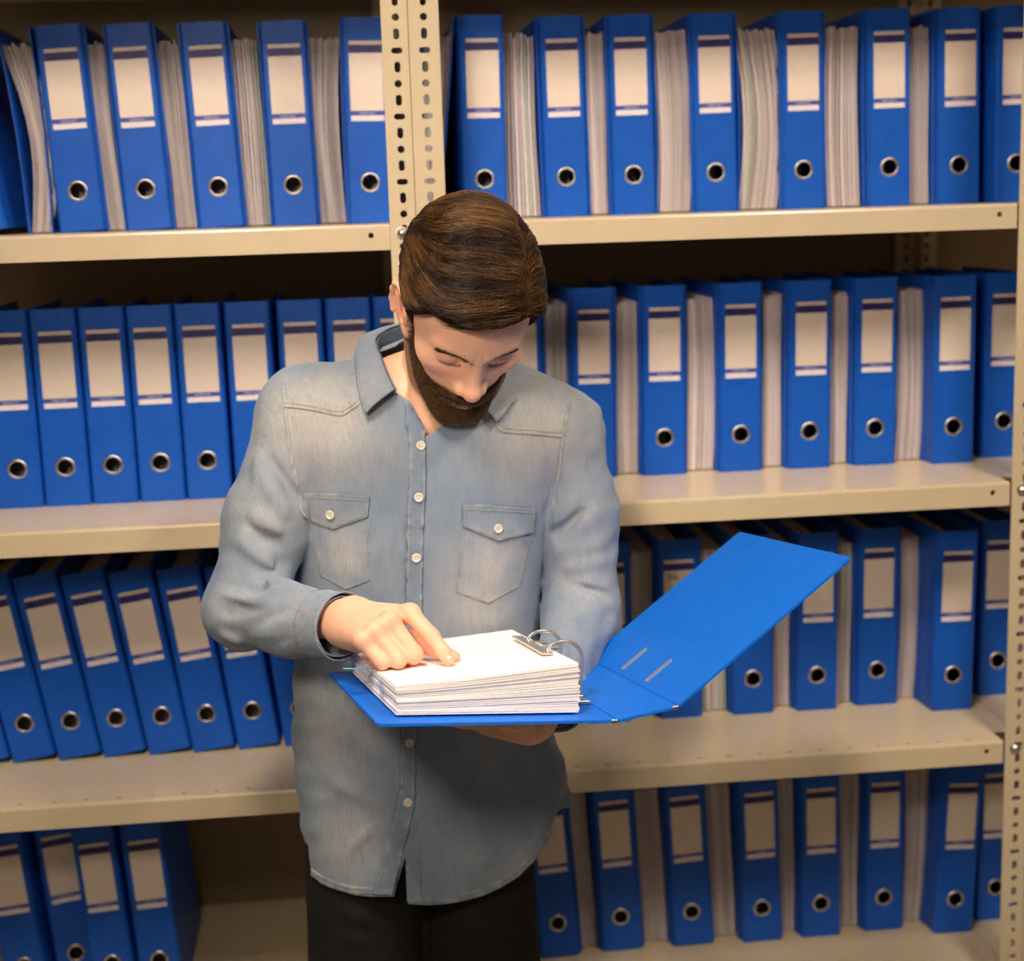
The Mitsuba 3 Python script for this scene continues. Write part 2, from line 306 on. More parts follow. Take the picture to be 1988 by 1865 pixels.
# bottom shelf
fill(4, [(-.641, .215, -5.0), (-.560, .245, -4.5, 9), (-.492, .20, -3.9), (-.413, .20, -3.6)], 'L', .2, {}, 'bottom shelf left of man', 'binders on the left bottom shelf')
fill(4, [(.281, .22, -3.8), (.393, .227, -2.8), (.522, .225, -2.9), (.648, .219, -1.8), (.756, .221, -.4), (.874, .226, .2), (.993, .194, 2.6), (1.088, .232, 0)], 'R', .236,
     {0: dict(n=8), 1: dict(n=10), 2: dict(n=10), 3: dict(n=7), 4: dict(n=9), 5: dict(n=10, bulge=.004)}, 'bottom shelf right of man', 'binders on the right bottom shelf')

for kk, vv in list(labels.items()):
    if vv.get('label') == 'blue binder, spine outwards, second from the left, third shelf right of man':
        tm_ = meshkit.text_mesh('Bu', .011, .0003); v = tm_.vertices.copy(); tm_.vertices = np.c_[.014+v[:, 0], -.0010-v[:, 2], BH-.069+v[:, 1]]; tm_.invert()
        scene['m_pen'] = pr((.10, .09, .10), .6, .2); obj(kk+'__label__handwriting', tm_, 'm_pen', tw=scene[kk+'__label']['to_world'])
        vv['label'] = 'blue binder with handwriting on its label, third shelf right of man'
# ------------------------------------------------------------------ implicit surfaces
def seg(P, a, b):
    a = np.asarray(a, np.float32); b = np.asarray(b, np.float32); ab = b-a
    t = np.clip(((P-a)@ab)/(ab@ab+1e-12), 0, 1); q = P-a-t[:, None]*ab
    return t, np.sqrt((q*q).sum(1))
def rcone(P, a, b, ra, rb):
    t, d = seg(P, a, b); return d-(ra+(rb-ra)*t)
def ell(P, c, r, M=None):
    q = P-np.asarray(c, np.float32)
    if M is not None: q = q@np.asarray(M, np.float32)
    r = np.asarray(r, np.float32); k0 = np.sqrt(((q/r)**2).sum(1)); k1 = np.sqrt(((q/(r*r))**2).sum(1))
    return k0*(k0-1)/(k1+1e-9)
def smin(a, b, k):
    h = np.maximum(k-np.abs(a-b), 0)/k; return np.minimum(a, b)-h*h*k*.25
def smax(a, b, k): return -smin(-a, -b, k)
def iso(fn, lo, hi, h, margin=0., steps=2):
    lo = np.asarray(lo, float); B = 8
    nb = np.ceil((np.asarray(hi, float)-lo)/(h*B)).astype(int)+1
    I = np.stack(np.meshgrid(*[np.arange(n) for n in nb], indexing='ij'), -1).reshape(-1, 3)
    d = fn((lo+(I*B+B/2-.5)*h).astype(np.float32))
    keep = np.abs(d) < h*B*.9+margin
    D = np.repeat(np.repeat(np.repeat(np.where(d < 0, -1., 1.).astype(np.float32).reshape(nb), B, 0), B, 1), B, 2)
    loc = np.stack(np.meshgrid(*[np.arange(B)]*3, indexing='ij'), -1).reshape(-1, 3)
    K = I[keep]
    for i in range(0, len(K), 400):
        ii = (K[i:i+400, None]*B+loc[None]).reshape(-1, 3)
        D[ii[:, 0], ii[:, 1], ii[:, 2]] = fn((lo+ii*h).astype(np.float32))
    v, f = nets(D); v = lo+v*h
    for _ in range(steps):
        g, d = grad(fn, v, h*.5); v = v-np.clip(d/(g*g).sum(1).clip(.2), -h, h)[:, None]*g
    return v, f
def grad(fn, v, e=.001):
    k = np.array([[1, -1, -1], [-1, -1, 1], [-1, 1, -1], [1, 1, 1]], float); g = np.zeros_like(v); s = 0
    for w in k:
        d = fn((v+w*e).astype(np.float32)).astype(float); g += w*d[:, None]; s = s+d
    return g/(4*e), s/4
def nets(D):
    S = D < 0; n = np.array(D.shape)-1
    c = [S[i:i+n[0], j:j+n[1], k:k+n[2]] for i in (0, 1) for j in (0, 1) for k in (0, 1)]
    a = np.logical_and.reduce(c); o = np.logical_or.reduce(c); act = o & ~a
    ix = np.argwhere(act); idx = np.full(act.shape, -1, np.int64); idx[act] = np.arange(len(ix))
    acc = np.zeros((len(ix), 3)); cnt = np.zeros(len(ix)); off = [(i, j, k) for i in (0, 1) for j in (0, 1) for k in (0, 1)]
    val = [D[ix[:, 0]+i, ix[:, 1]+j, ix[:, 2]+k] for i, j, k in off]
    for p in range(8):
        for q in range(p+1, 8):
            if sum(x != y for x, y in zip(off[p], off[q])) != 1: continue
            m = (val[p] < 0) != (val[q] < 0); t = val[p]/np.where(m, val[p]-val[q], 1)
            pt = np.array(off[p])+(np.array(off[q])-np.array(off[p]))*t[:, None]
            acc[m] += pt[m]; cnt[m] += 1
    v = ix+acc/cnt[:, None]; F = []
    for ax in range(3):
        u, w = (ax+1) % 3, (ax+2) % 3
        lo_ = [slice(None)]*3; hi_ = [slice(None)]*3; lo_[ax] = slice(0, -1); hi_[ax] = slice(1, None)
        for z in (u, w): lo_[z] = slice(1, -1); hi_[z] = slice(1, -1)
        A, Bv = S[tuple(lo_)], S[tuple(hi_)]; e = np.argwhere(A != Bv); st = A[A != Bv]
        e[:, u] += 1; e[:, w] += 1
        q = []
        for du, dw in ((-1, -1), (0, -1), (0, 0), (-1, 0)):
            g = e.copy(); g[:, u] += du; g[:, w] += dw; q.append(idx[g[:, 0], g[:, 1], g[:, 2]])
        q = np.stack(q, 1); q[~st] = q[~st][:, ::-1]; F.append(q)
    F = np.vstack(F); F = np.vstack([F[:, [0, 1, 2]], F[:, [0, 2, 3]]])
    return v, F
def clip(v, f, s):
    """keep the part of the mesh where the vertex value s > 0, cutting triangles along s = 0"""
    s = np.where(np.abs(s) < 1e-9, 1e-9, s); pos = s > 0; k = pos[f].sum(1); out = [f[k == 3]]; nv = [v]; n = len(v); cache = {}
    new = []
    def cut(a, b):
        key = (a, b) if a < b else (b, a)
        if key not in cache:
            t = s[a]/(s[a]-s[b]); cache[key] = n+len(new); new.append(v[a]+(v[b]-v[a])*t)
        return cache[key]
    ff = []
    for t in f[(k == 1) | (k == 2)]:
        p = pos[t]
        if p.sum() == 1:
            i = int(np.argmax(p)); a, b, c = t[i], t[(i+1) % 3], t[(i+2) % 3]; ff.append([a, cut(a, b), cut(a, c)])
        else:
            i = int(np.argmin(p)); a, b, c = t[i], t[(i+1) % 3], t[(i+2) % 3]; ab, ac = cut(a, b), cut(a, c); ff += [[ab, b, c], [ab, c, ac]]
    v2 = np.vstack([v, np.array(new).reshape(-1, 3)]); f2 = np.vstack([f[k == 3], np.array(ff, int).reshape(-1, 3)])
    return compact(v2, f2)
def compact(v, f):
    u, inv = np.unique(f, return_inverse=True); return v[u], inv.reshape(f.shape)
def vnormals(v, f):
    n = np.zeros_like(v); fn = np.cross(v[f[:, 1]]-v[f[:, 0]], v[f[:, 2]]-v[f[:, 0]])
    for k in range(3): np.add.at(n, f[:, k], fn)
    return n/(np.linalg.norm(n, axis=1, keepdims=True)+1e-15)
def solidify(v, f, t):
    """thickness t inwards, open edges closed"""
    n = vnormals(v, f); N = len(v); e = np.vstack([f[:, [0, 1]], f[:, [1, 2]], f[:, [2, 0]]])
    key = e[:, 0]*N+e[:, 1]; rev = e[:, 1]*N+e[:, 0]; b = e[~np.isin(key, rev)]
    rim = np.vstack([np.c_[b[:, 1], b[:, 0], b[:, 0]+N], np.c_[b[:, 1], b[:, 0]+N, b[:, 1]+N]])
    return np.vstack([v, v-n*t]), np.vstack([f, f[:, ::-1]+N, rim])
def relax(v, f, it=1, lam=.5):
    import scipy.sparse as sp
    e = np.vstack([f[:, [0, 1]], f[:, [1, 2]], f[:, [2, 0]]]); A = sp.coo_matrix((np.ones(len(e)), (e[:, 0], e[:, 1])), shape=(len(v),)*2).tocsr(); A = ((A+A.T) > 0).astype(float)
    d = np.asarray(A.sum(1)).ravel()
    for _ in range(it): v = v+lam*((A@v)/d[:, None]-v)
    return v
def march(fn, px, lift=0., y0=-.75, y1=.1, n=70):
    """points of a surface on the lines of sight through photograph pixels (to lay seams and pockets on the cloth), and its normals there"""
    px = np.atleast_2d(px); a = np.array([at(x, y, y0) for x, y in px]); b = np.array([at(x, y, y1) for x, y in px])
    t = np.zeros(len(a)); L = np.linalg.norm(b-a, axis=1); d0 = fn(a.astype(np.float32)).astype(float)
    for _ in range(n):
        d = fn((a+(b-a)*t[:, None]).astype(np.float32)).astype(float); t = np.clip(t+np.clip(d, -.02, .04)/L*.8, 0, 1)
    p = a+(b-a)*t[:, None]; g, _ = grad(fn, p, .0015); g /= np.linalg.norm(g, axis=1, keepdims=True)+1e-9
    return p+g*lift, g
def patch(fn, poly, step, lift, thick, pucker=None, seed=0):
    """a piece of cloth with the outline poly (pixels), laid on the surface fn"""
    from scipy.spatial import Delaunay
    P = sg.Polygon(poly); L = P.exterior.length; n = max(12, int(L/step)); bd = np.array([P.exterior.interpolate(i*L/n).coords[0] for i in range(n)])
    x0, y0, x1, y1 = P.bounds; inner = P.buffer(-step*.6); import shapely
    g = np.stack(np.meshgrid(np.arange(x0, x1, step), np.arange(y0, y1, step)), -1).reshape(-1, 2); g[:, 0] += (np.round((g[:, 1]-y0)/step) % 2)*step*.5
    g = g[shapely.contains_xy(inner, g[:, 0], g[:, 1])]; q = np.vstack([bd, g]); t = Delaunay(q).simplices
    c = q[t].mean(1); t = t[shapely.contains_xy(P, c[:, 0], c[:, 1])]
    p, nn = march(fn, q, lift)
    dist = shapely.distance(P.exterior, shapely.points(q[:, 0], q[:, 1]))
    if pucker is not None: p = p+nn*pucker(q, dist)[:, None]
    fn_ = np.cross(p[t[:, 1]]-p[t[:, 0]], p[t[:, 2]]-p[t[:, 0]]); fl = (fn_*nn[t[:, 0]]).sum(1) < 0; t[fl] = t[fl][:, ::-1]
    return solidify(p, t, thick)+(q, dist)
def dashes(pts, nrm, r=.0005, on=.0024, off=.0012):
    """thread stitches along a polyline of surface points"""
    d = np.r_[0, np.cumsum(np.linalg.norm(np.diff(pts, axis=0), axis=1))]; q = []
    s = 0.
    while s+on < d[-1]:
        m = [s, s+on*.5, s+on]; P = np.stack([np.interp(m, d, pts[:, k]) for k in range(3)], 1); N = np.array([np.interp(s, d, nrm[:, k]) for k in range(3)])
        P[1] += N*r*.8; q.append(tube(P, [r*.7, r, r*.7], 4)); s += on+off
    return q
def dense(px, step=3.):
    px = np.asarray(px, float); d = np.r_[0, np.cumsum(np.linalg.norm(np.diff(px, axis=0), axis=1))]; k = np.arange(0, d[-1]+step, step).clip(max=d[-1])
    c = PchipInterpolator(d, px) if len(px) > 2 else None
    return c(k) if c is not None else np.stack([np.interp(k, d, px[:, i]) for i in (0, 1)], 1)
def ribbons(paths, rad, k=3):
    """many thin tapered strands at once: paths (n, m, 3), rad (n,)"""
    n, m, _ = paths.shape; t = np.gradient(paths, axis=1); t /= np.linalg.norm(t, axis=2, keepdims=True)+1e-12
    ref = np.array([.31, .52, .79]); u = np.cross(t, ref); u /= np.linalg.norm(u, axis=2, keepdims=True)+1e-12; w = np.cross(t, u)
    tap = np.sin(np.pi*np.linspace(.12, .97, m))**.5; V = []
    for j in range(k):
        a = 2*np.pi*j/k; V.append(paths+(u*math.cos(a)+w*math.sin(a))*(rad[:, None]*tap)[:, :, None])
    V = np.stack(V, 2).reshape(-1, 3)                     # n, m, k
    i = (np.arange(n)[:, None, None]*m+np.arange(m-1)[None, :, None])*k; j = np.arange(k)[None, None]; j2 = (j+1) % k
    f = np.stack([np.stack([i+j, i+j2, i+k+j2], -1), np.stack([i+j, i+k+j2, i+k+j], -1)], -2).reshape(-1, 3)
    return V, f
# ------------------------------------------------------------------ the man: head
def head_axes(p, y, r):
    ex = np.array([1., 0, 0]); ef = np.array([0, -math.cos(p), -math.sin(p)]); ez = np.array([0, -math.sin(p), math.cos(p)])
    ex, ez = math.cos(r)*ex+math.sin(r)*ez, math.cos(r)*ez-math.sin(r)*ex
    c, s = math.cos(y), math.sin(y); Rz = np.array([[c, -s, 0], [s, c, 0], [0, 0, 1]]); return np.stack([Rz@ex, Rz@ef, Rz@ez])
HO = np.array([.1464, -.33, 1.5293]); HM = head_axes(.8613, .0768, -.1003)     # ear midpoint; rows: his left, forward, up
def h2w(q): return HO+np.asarray(q)@HM
def w2h(P): return ((P-HO.astype(np.float32))@HM.T.astype(np.float32))
PERSON = 'person'; USED.add(PERSON)
N0 = at(852, 742, -.185)                       # base of the neck
def skull(q):
    """smooth head without the small features, in head coordinates"""
    a = np.abs(q[:, 0]); m = np.c_[a, q[:, 1], q[:, 2]]
    d = ell(q, (0, -.014, .040), (.0755, .098, .086))
    d = smin(d, ell(q, (0, .028, .030), (.067, .069, .062)), .03)
    d = smin(d, ell(q, (0, .040, -.022), (.0585, .055, .060)), .03)
    d = smin(d, ell(q, (0, .040, -.066), (.047, .050, .046)), .03)
    d = smin(d, rcone(m, (.050, .010, -.056), (.016, .079, -.100), .013, .015), .025)
    d = smin(d, ell(q, (0, .081, -.101), (.020, .016, .016)), .018)
    d = smin(d, ell(m, (.045, .057, -.013), (.021, .025, .017)), .02)
    return d
def head_sdf(P):
    q = w2h(P); a = np.abs(q[:, 0]); m = np.c_[a, q[:, 1], q[:, 2]]
    d = skull(q)
    d = smin(d, rcone(m, (.010, .0895, .0245), (.043, .074, .0285), .0085, .0065), .014)     # brow
    d = smax(d, -ell(m, (.0310, .0985, .0085), (.0175, .0150, .0105)), .016)                 # socket
    lid = ell(m, (.0315, .0765, .0085), (.0150, .0138, .0118)); d = smin(d, lid, .004)
    crease = seg(m, (.0185, .0915, .0125), (.0445, .0835, .0115))[1]; d = d+.0012*np.exp(-(crease/.0016)**2)
    bag = seg(m, (.020, .089, -.0035), (.042, .0815, -.004))[1]; d = d+.0009*np.exp(-(bag/.0025)**2)
    n = rcone(q, (0, .0905, .018), (0, .1085, -.026), .0068, .0100)
    n = smin(n, ell(q, (0, .1125, -.0305), (.0118, .0115, .0112)), .008)
    n = smin(n, ell(m, (.0138, .1000, -.0350), (.0080, .0110, .0092)), .007)
    n = smax(n, -ell(m, (.0066, .1050, -.0440), (.0038, .0060, .0050)), .003)
    d = smin(d, n, .012)
    d = smin(d, ell(q, (0, .080, -.064), (.028, .0225, .026)), .015)                          # muzzle
    d = smin(d, rcone(m, (.002, .1010, -.0625), (.020, .0915, -.0655), .0052, .0030), .005)
    d = smin(d, rcone(m, (.0, .1005, -.0735), (.016, .0925, -.0705), .0060, .0035), .005)
    d = d+.0026*np.exp(-(seg(m, (0, .1065, -.0680), (.023, .094, -.0675))[1]/.0022)**2)        # mouth line
    for s in (-1, 1):                                                                         # frown
        d = d+.0017*np.exp(-(seg(q, (s*.0058, .1010, .024), (s*.0040, .099, .037))[1]/.0019)**2)
    for z in (.052, .063):
        d = d+.0006*np.exp(-(seg(m, (0, .0985-(z-.052)*.3, z), (.03, .0905-(z-.052)*.3, z+.003))[1]/.0022)**2)
    ct, st_ = .93, .36; az, af = (q[:, 2]+.004)*ct-(q[:, 1]-.000)*st_, (q[:, 1]-.000)*ct+(q[:, 2]+.004)*st_       # ear: leaning back
    a_ = a-.0750-.13*az; e0 = .86*np.stack([a_*.93+af*.36, af*.93-a_*.36, az]).T.astype(np.float32)  # out, forward, up
    er = ell(e0, (.0, -.004, .001), (.0085, .0175, .0320))
    er = smax(er, -ell(e0, (.0080, .000, .003), (.0072, .0105, .0195)), .004)
    A = np.linspace(-.6, 3.6, 9); hx = [(.0085, .0015+.0155*math.cos(t)-.006, .003+.0275*math.sin(t)) for t in A]
    for i in range(8): er = smin(er, rcone(e0, hx[i], hx[i+1], .0030, .0030), .003)
    er = smin(er, rcone(e0, (.006, -.004, -.016), (.0075, -.008, .017), .0028, .0028), .004)
    er = smin(er, ell(e0, (.003, .004, -.026), (.0050, .0080, .0085)), .006)
    d = smin(d, er, .006)
    return d
NK = h2w((0, -.028, -.045))
CL, CR = at(700, 830, -.235), at(985, 845, -.235)
def neck_sdf(P):
    d = rcone(P, NK, N0+[0, 0, -.01], .056, .060)
    d = smin(d, rcone(P, h2w((0, .012, -.075)), N0+[.0, -.025, -.03], .028, .030), .05)
    st = at(832, 806, -.268)
    for s in (-1, 1): d = smin(d, rcone(P, h2w((s*.058, -.018, -.04)), st+[s*.012, 0, -.01], .011, .009), .03)   # neck muscles
    d = smin(d, ell(P, at(840, 930, -.195), (.16, .078, .13)), .06)
    d = smin(d, rcone(P, at(770, 800, -.250), at(640, 785, -.215), .012, .012), .03)
    return d
def body_head(P): return smin(head_sdf(P), neck_sdf(P), .022)
# ------------------------------------------------------------------ hands
YF = -.572
def hand_sdf(P, J, th, palm, wrist, k=.010):
    W0, W1, rw = wrist
    d = rcone(P, W0, W1, rw, rw*.88)
    for a, b, ra, rb in palm: d = smin(d, rcone(P, a, b, ra, rb), .016)
    for f, r in J:
        c = None
        for i in range(len(f)-1):
            s = rcone(P, f[i], f[i+1], r[i], r[i+1]); c = s if c is None else smin(c, s, .004)
        d = smin(d, c, k*.55)
    return d
# ------------------------------------------------------------------ held binder's frame
FO = np.array([.0070424, -.66110947, 1.09158561])
FM = np.array([[.9772675, .18064439, -.11097679], [-.19125467, .97704916, -.09379013], [.09148711, .11288288, .98938747]])
def fr(u, v, w): return FO+np.array([u, v, w])@FM
def fmesh(m): m.vertices = FO+m.vertices@FM; return m
def A3(l): return [at(*p) for p in l]
# right hand (pointing at the page): wrist, knuckles
RW = at(662, 1203, -.405)
rk = A3([(797, 1192, -.478), (757, 1206, -.495), (728, 1226, -.505), (704, 1244, -.507)])
RJ = [([rk[0], *A3([(837, 1234, -.503), (859, 1263, -.513), (871, 1283, -.518)])], (.0112, .0096, .0086, .0074)),
      ([rk[1], *A3([(804, 1270, -.508), (797, 1285, -.484), (780, 1276, -.464)])], (.0116, .0108, .0090, .0080)),
      ([rk[2], *A3([(773, 1280, -.518), (765, 1288, -.494), (752, 1280, -.474)])], (.0112, .0104, .0088, .0078)),
      ([rk[3], *A3([(741, 1284, -.518), (733, 1289, -.496), (722, 1281, -.478)])], (.0104, .0094, .0080, .0072)),
      ([at(708, 1212, -.432), *A3([(768, 1228, -.452), (836, 1256, -.476), (880, 1276, -.494)])], (.0150, .0118, .0104, .0086))]
rb = A3([(690, 1190, -.420), (678, 1203, -.425), (670, 1214, -.425), (664, 1224, -.42)])
RP = [(rb[i], rk[i], .0165, .0112) for i in range(4)]+[(rb[0], at(735, 1222, -.455), .016, .013), (rb[3], at(700, 1243, -.46), .015, .014)]
REL = at(474, 1182, -.245)
RA = RW+(REL-RW)*.45
def rhand(P):
    d = hand_sdf(P, RJ, None, RP, (RA, RW+(rk[1]-RW)*.18, .029))
    for i, k in enumerate(rk): d = smin(d, ell(P, k+[0, -.002, .0045], (.0085, .0085, .0075)), .010)
    for a, b in ((rk[0], rb[0]), (rk[1], rb[1]), (rk[2], rb[2])): d = d-.0010*np.exp(-(seg(P, b+[0, -.004, .014], a+[0, -.002, .010])[1]/.0035)**2)
    for f, r in RJ[:4]:
        j = f[1]; d = d-.0010*np.exp(-((((P-j.astype(np.float32))**2).sum(1))/(.0095**2)))
    nl = np.linalg.norm
    return d
# left hand, palm up under the binder
LEL = at(1128, 1196, -.225); LW = at(1062, 1397, -.435)
lk = A3([(952, 1390, -.525), (946, 1397, -.505), (942, 1402, -.485), (944, 1404, -.465)])
LJ = [([lk[0], *A3([(906, 1387, -.550), (880, 1389, -.560), (862, 1390, -.565)])], (.0120, .0105, .0095, .0080)),
      ([lk[1], *A3([(900, 1393, -.520), (868, 1391, -.535), (850, 1388, -.543)])], (.0120, .0105, .0095, .0080)),
      ([lk[2], *A3([(898, 1398, -.495), (868, 1394, -.51), (850, 1388, -.515)])], (.0115, .0100, .0090, .0078)),
      ([lk[3], *A3([(910, 1400, -.468), (885, 1396, -.48), (872, 1390, -.485)])], (.0105, .0090, .0080, .0070)),
      ([at(1025, 1400, -.48), *A3([(1000, 1402, -.53), (985, 1404, -.555), (975, 1402, -.57)])], (.0150, .0120, .0105, .0085))]
lb = A3([(1025, 1400, -.475), (1024, 1405, -.462), (1024, 1408, -.450), (1026, 1409, -.438)])
LP = [(lb[i], lk[i], .0200, .0135) for i in range(4)]+[(lb[0], at(985, 1405, -.50), .019, .017)]
LA = LW+(LEL-LW)*.45
def lhand(P): return hand_sdf(P, LJ, None, LP, (LA, LW+(lk[1]-LW)*.15, .028))
# ------------------------------------------------------------------ shirt
SL, SR = at(598, 808, -.185), at(1082, 846, -.185)
rows = [(700, 690, 990), (780, 598, 1078), (850, 574, 1092), (950, 576, 1080), (1050, 584, 1060), (1150, 580, 1052), (1250, 573, 1049), (1350, 567, 1060), (1450, 569, 1075), (1550, 582, 1082), (1650, 596, 1080), (1740, 603, 1072), (1850, 600, 1065)]
_y0 = -.195; _L = np.array([at(r[1], r[0], _y0) for r in rows]); _R = np.array([at(r[2], r[0], _y0) for r in rows])
TZ = ((_L+_R)/2)[::-1, 2]; TC = PchipInterpolator(TZ, ((_L+_R)/2)[::-1, 0]); TW = PchipInterpolator(TZ, ((_R-_L)/2)[::-1, 0])
TD = PchipInterpolator([.70, .80, .95, 1.10, 1.22, 1.33, 1.42, 1.50], [.098, .100, .098, .095, .104, .108, .092, .062])
TY = PchipInterpolator([.70, .80, .95, 1.10, 1.22, 1.33, 1.42, 1.50], [-.200, -.198, -.192, -.190, -.196, -.196, -.188, -.18])
def torso(P, off=0.):
    z = np.clip(P[:, 2], TZ[0], 1.48); zs = np.linspace(TZ[0], 1.48, 200)
    i = lambda fn: np.interp(z, zs, fn(zs)).astype(np.float32)
    rx, ry = i(TW)-off, i(TD)-off; u, w = (P[:, 0]-i(TC))/rx, (P[:, 1]-i(TY))/ry
    e = 2.35; k = (np.abs(u)**e+np.abs(w)**e)**(1/e)
    g = np.sqrt((np.abs(u)**(2*e-2)/rx**2+np.abs(w)**(2*e-2)/ry**2))/np.maximum(k, 1e-6)**(e-1)
    d = (k-1)/np.maximum(g, 1e-3)
    return smax(np.clip(d, -.2, .5), np.abs(P[:, 2]-1.235)-.235 if off > .005 else P[:, 2]-1.47, .06)
CUFF = at(664, 1214, -.408); CUFD = (CUFF-REL)/np.linalg.norm(CUFF-REL)
CUFL = LW+(LEL-LW)*.13; CUFDL = (CUFL-LEL)/np.linalg.norm(CUFL-LEL)
def arms(P, o=0.):
    m1 = SL+(REL-SL)*.55+[-.006, 0, 0]; m2 = SR+(LEL-SR)*.5+[.012, 0, .02]
    r = rcone(P, SL, m1, .066-o, .057-o); r = smin(r, rcone(P, m1, REL, .057-o, .050-o), .03)
    r = smin(r, rcone(P, REL, REL+(CUFF-REL)*.5+[0, 0, -.004], .050-o, .0455-o), .035); r = smin(r, rcone(P, REL+(CUFF-REL)*.5+[0, 0, -.004], CUFF+CUFD*.06, .0455-o, .0365-o), .02)
    l = rcone(P, SR, m2, .064-o, .054-o); l = smin(l, rcone(P, m2, LEL, .054-o, .049-o), .03)
    l = smin(l, rcone(P, LEL, CUFL+CUFDL*.05, .049-o, .035-o), .035)
    return np.minimum(r, l)
TAIL = (at(1058, 1490, -.21), at(1104, 1583, -.215))
def shirt0(P, o=0.):
    d = torso(P, o)
    for S in (SL, SR): d = smin(d, rcone(P, N0+[0, 0.02, -.012], S+[0, .0, .004], .062-o, .060-o), .04)
    d = smin(d, rcone(P, TAIL[0], TAIL[1], .030-o, .010), .03)
    a = arms(P, o); k = .004+.030*np.clip((P[:, 2]-1.27)/.10, 0, 1)
    return smin(d, a, k)
# folds: (pixel a, pixel b, y a, y b, height, width)
FOLDS = [
 # right sleeve at the elbow
 ((432, 1095), (585, 1140), -.29, -.33, .0075, .010), ((415, 1128), (560, 1158), -.28, -.34, -.006, .008), ((418, 1150), (545, 1180), -.29, -.36, .007, .010),
 ((430, 1192), (520, 1178), -.30, -.36, -.005, .008), ((436, 1210), (560, 1190), -.29, -.37, .005, .009), ((452, 1040), (560, 1120), -.27, -.30, .006, .012), ((470, 1010), (575, 1085), -.27, -.29, -.006, .011),
 ((480, 990), (560, 1040), -.27, -.29, .005, .012), ((500, 905), (560, 1010), -.26, -.28, .005, .012), ((520, 880), (585, 985), -.25, -.27, -.006, .010), ((490, 860), (510, 980), -.25, -.26, .0035, .012),
 ((480, 1240), (600, 1185), -.33, -.42, .004, .008), ((520, 1250), (630, 1205), -.35, -.43, -.004, .007), ((540, 1255), (640, 1225), -.36, -.43, .004, .007), ((560, 1170), (650, 1180), -.36, -.42, .003, .007),
 ((424, 1225), (470, 1250), -.29, -.31, .004, .009), ((500, 1215), (610, 1150), -.35, -.42, -.0035, .008), ((560, 1225), (640, 1170), -.38, -.43, .003, .006), ((520, 1165), (600, 1190), -.37, -.42, .003, .006),
 # left sleeve
 ((1070, 1045), (1140, 985), -.25, -.26, -.009, .011), ((1065, 1020), (1120, 965), -.25, -.26, .006, .010), ((1075, 1075), (1180, 1050), -.25, -.26, .006, .012), ((1085, 1105), (1190, 1085), -.26, -.26, .003, .012),
 ((1095, 1130), (1195, 1160), -.27, -.26, -.005, .008), ((1085, 1150), (1195, 1178), -.27, -.26, .006, .009), ((1080, 1175), (1190, 1196), -.27, -.26, -.006, .007), ((1082, 1196), (1190, 1210), -.27, -.26, .006, .008),
 ((1085, 1215), (1185, 1225), -.28, -.27, -.005, .007), ((1085, 1232), (1180, 1238), -.28, -.27, .005, .007), ((1100, 1255), (1170, 1245), -.29, -.28, -.004, .006), ((1150, 905), (1185, 1010), -.2, -.2, .004, .014),
 # chest, belly
 ((575, 975), (640, 900), -.28, -.30, -.003, .014), ((1060, 1000), (985, 905), -.27, -.30, -.004, .016), ((1050, 1080), (985, 1010), -.27, -.30, .003, .014), ((720, 1150), (760, 1000), -.30, -.30, .0025, .016),
 ((590, 1130), (620, 1010), -.27, -.29, .003, .014), ((1040, 1200), (900, 1230), -.28, -.30, .003, .02), ((590, 1420), (780, 1520), -.28, -.30, -.004, .020), ((600, 1500), (770, 1580), -.28, -.30, .003, .018),
 ((640, 1690), (740, 1590), -.29, -.30, .005, .014), ((610, 1600), (700, 1480), -.28, -.30, .003, .02), ((700, 1720), (765, 1610), -.30, -.30, -.005, .010), ((880, 1530), (960, 1700), -.30, -.29, .0045, .024),
 ((970, 1500), (1050, 1640), -.29, -.27, -.004, .022), ((1060, 1420), (1080, 1590), -.25, -.24, .006, .016), ((820, 1500), (850, 1720), -.30, -.30, .003, .02), ((1000, 1690), (1075, 1560), -.28, -.25, .004, .016),
 ((560, 770), (690, 790), -.24, -.26, .002, .012), ((610, 750), (660, 800), -.22, -.26, .003, .012), ((1000, 760), (990, 830), -.22, -.26, .0035, .012), ((1060, 790), (1000, 830), -.2, -.25, .003, .012),
 ((640, 745), (700, 720), -.2, -.2, .003, .012),
]
FA = [(at(*a, ya), at(*b, yb), min(.0135, .85*w, h*(1.5 if h < 0 else 2.8 if max(a[0], b[0]) < 660 and a[1] > 850 or min(a[0], b[0]) > 1060 else 1.5)), w*.78) for a, b, ya, yb, h, w in FOLDS]
def folds(P):
    o = np.zeros(len(P), np.float32)
    for a, b, h, w in FA:
        c = ((a+b)/2).astype(np.float32); R = np.linalg.norm(a-b)/2+3*w
        m = np.abs(P-c).max(1) < R
        if not m.any(): continue
        t, d = seg(P[m], a, b); o[m] += h*np.exp(-(d/w)**2)*np.clip(np.sin(np.pi*t), 0, 1)**.8
    q = P-CUFF.astype(np.float32); o *= np.clip((np.sqrt((q*q).sum(1))-.055)/.03, 0, 1)
    return o
def wob(P):
    q = P*np.array([14, 14, 7], np.float32)
    n = meshkit.noise(q, 3)-.5+.5*(meshkit.noise(q*2.1, 4)-.5)
    arm = 1/(1+np.exp(-(np.abs(P[:, 0]-.095)-.165)/.012))
    q2 = (P@np.array([[.8, .3, -.5], [0, 1, 0], [.5, 0, .85]], np.float32))*np.array([22, 22, 55], np.float32)
    return .0045*n+.0055*(meshkit.noise(q2, 9)-.5)*arm+.0012*(meshkit.noise(P*np.array([60, 60, 45], np.float32), 12)-.5)
def shirt_sdf(P): return shirt0(P)-folds(P)-wob(P)
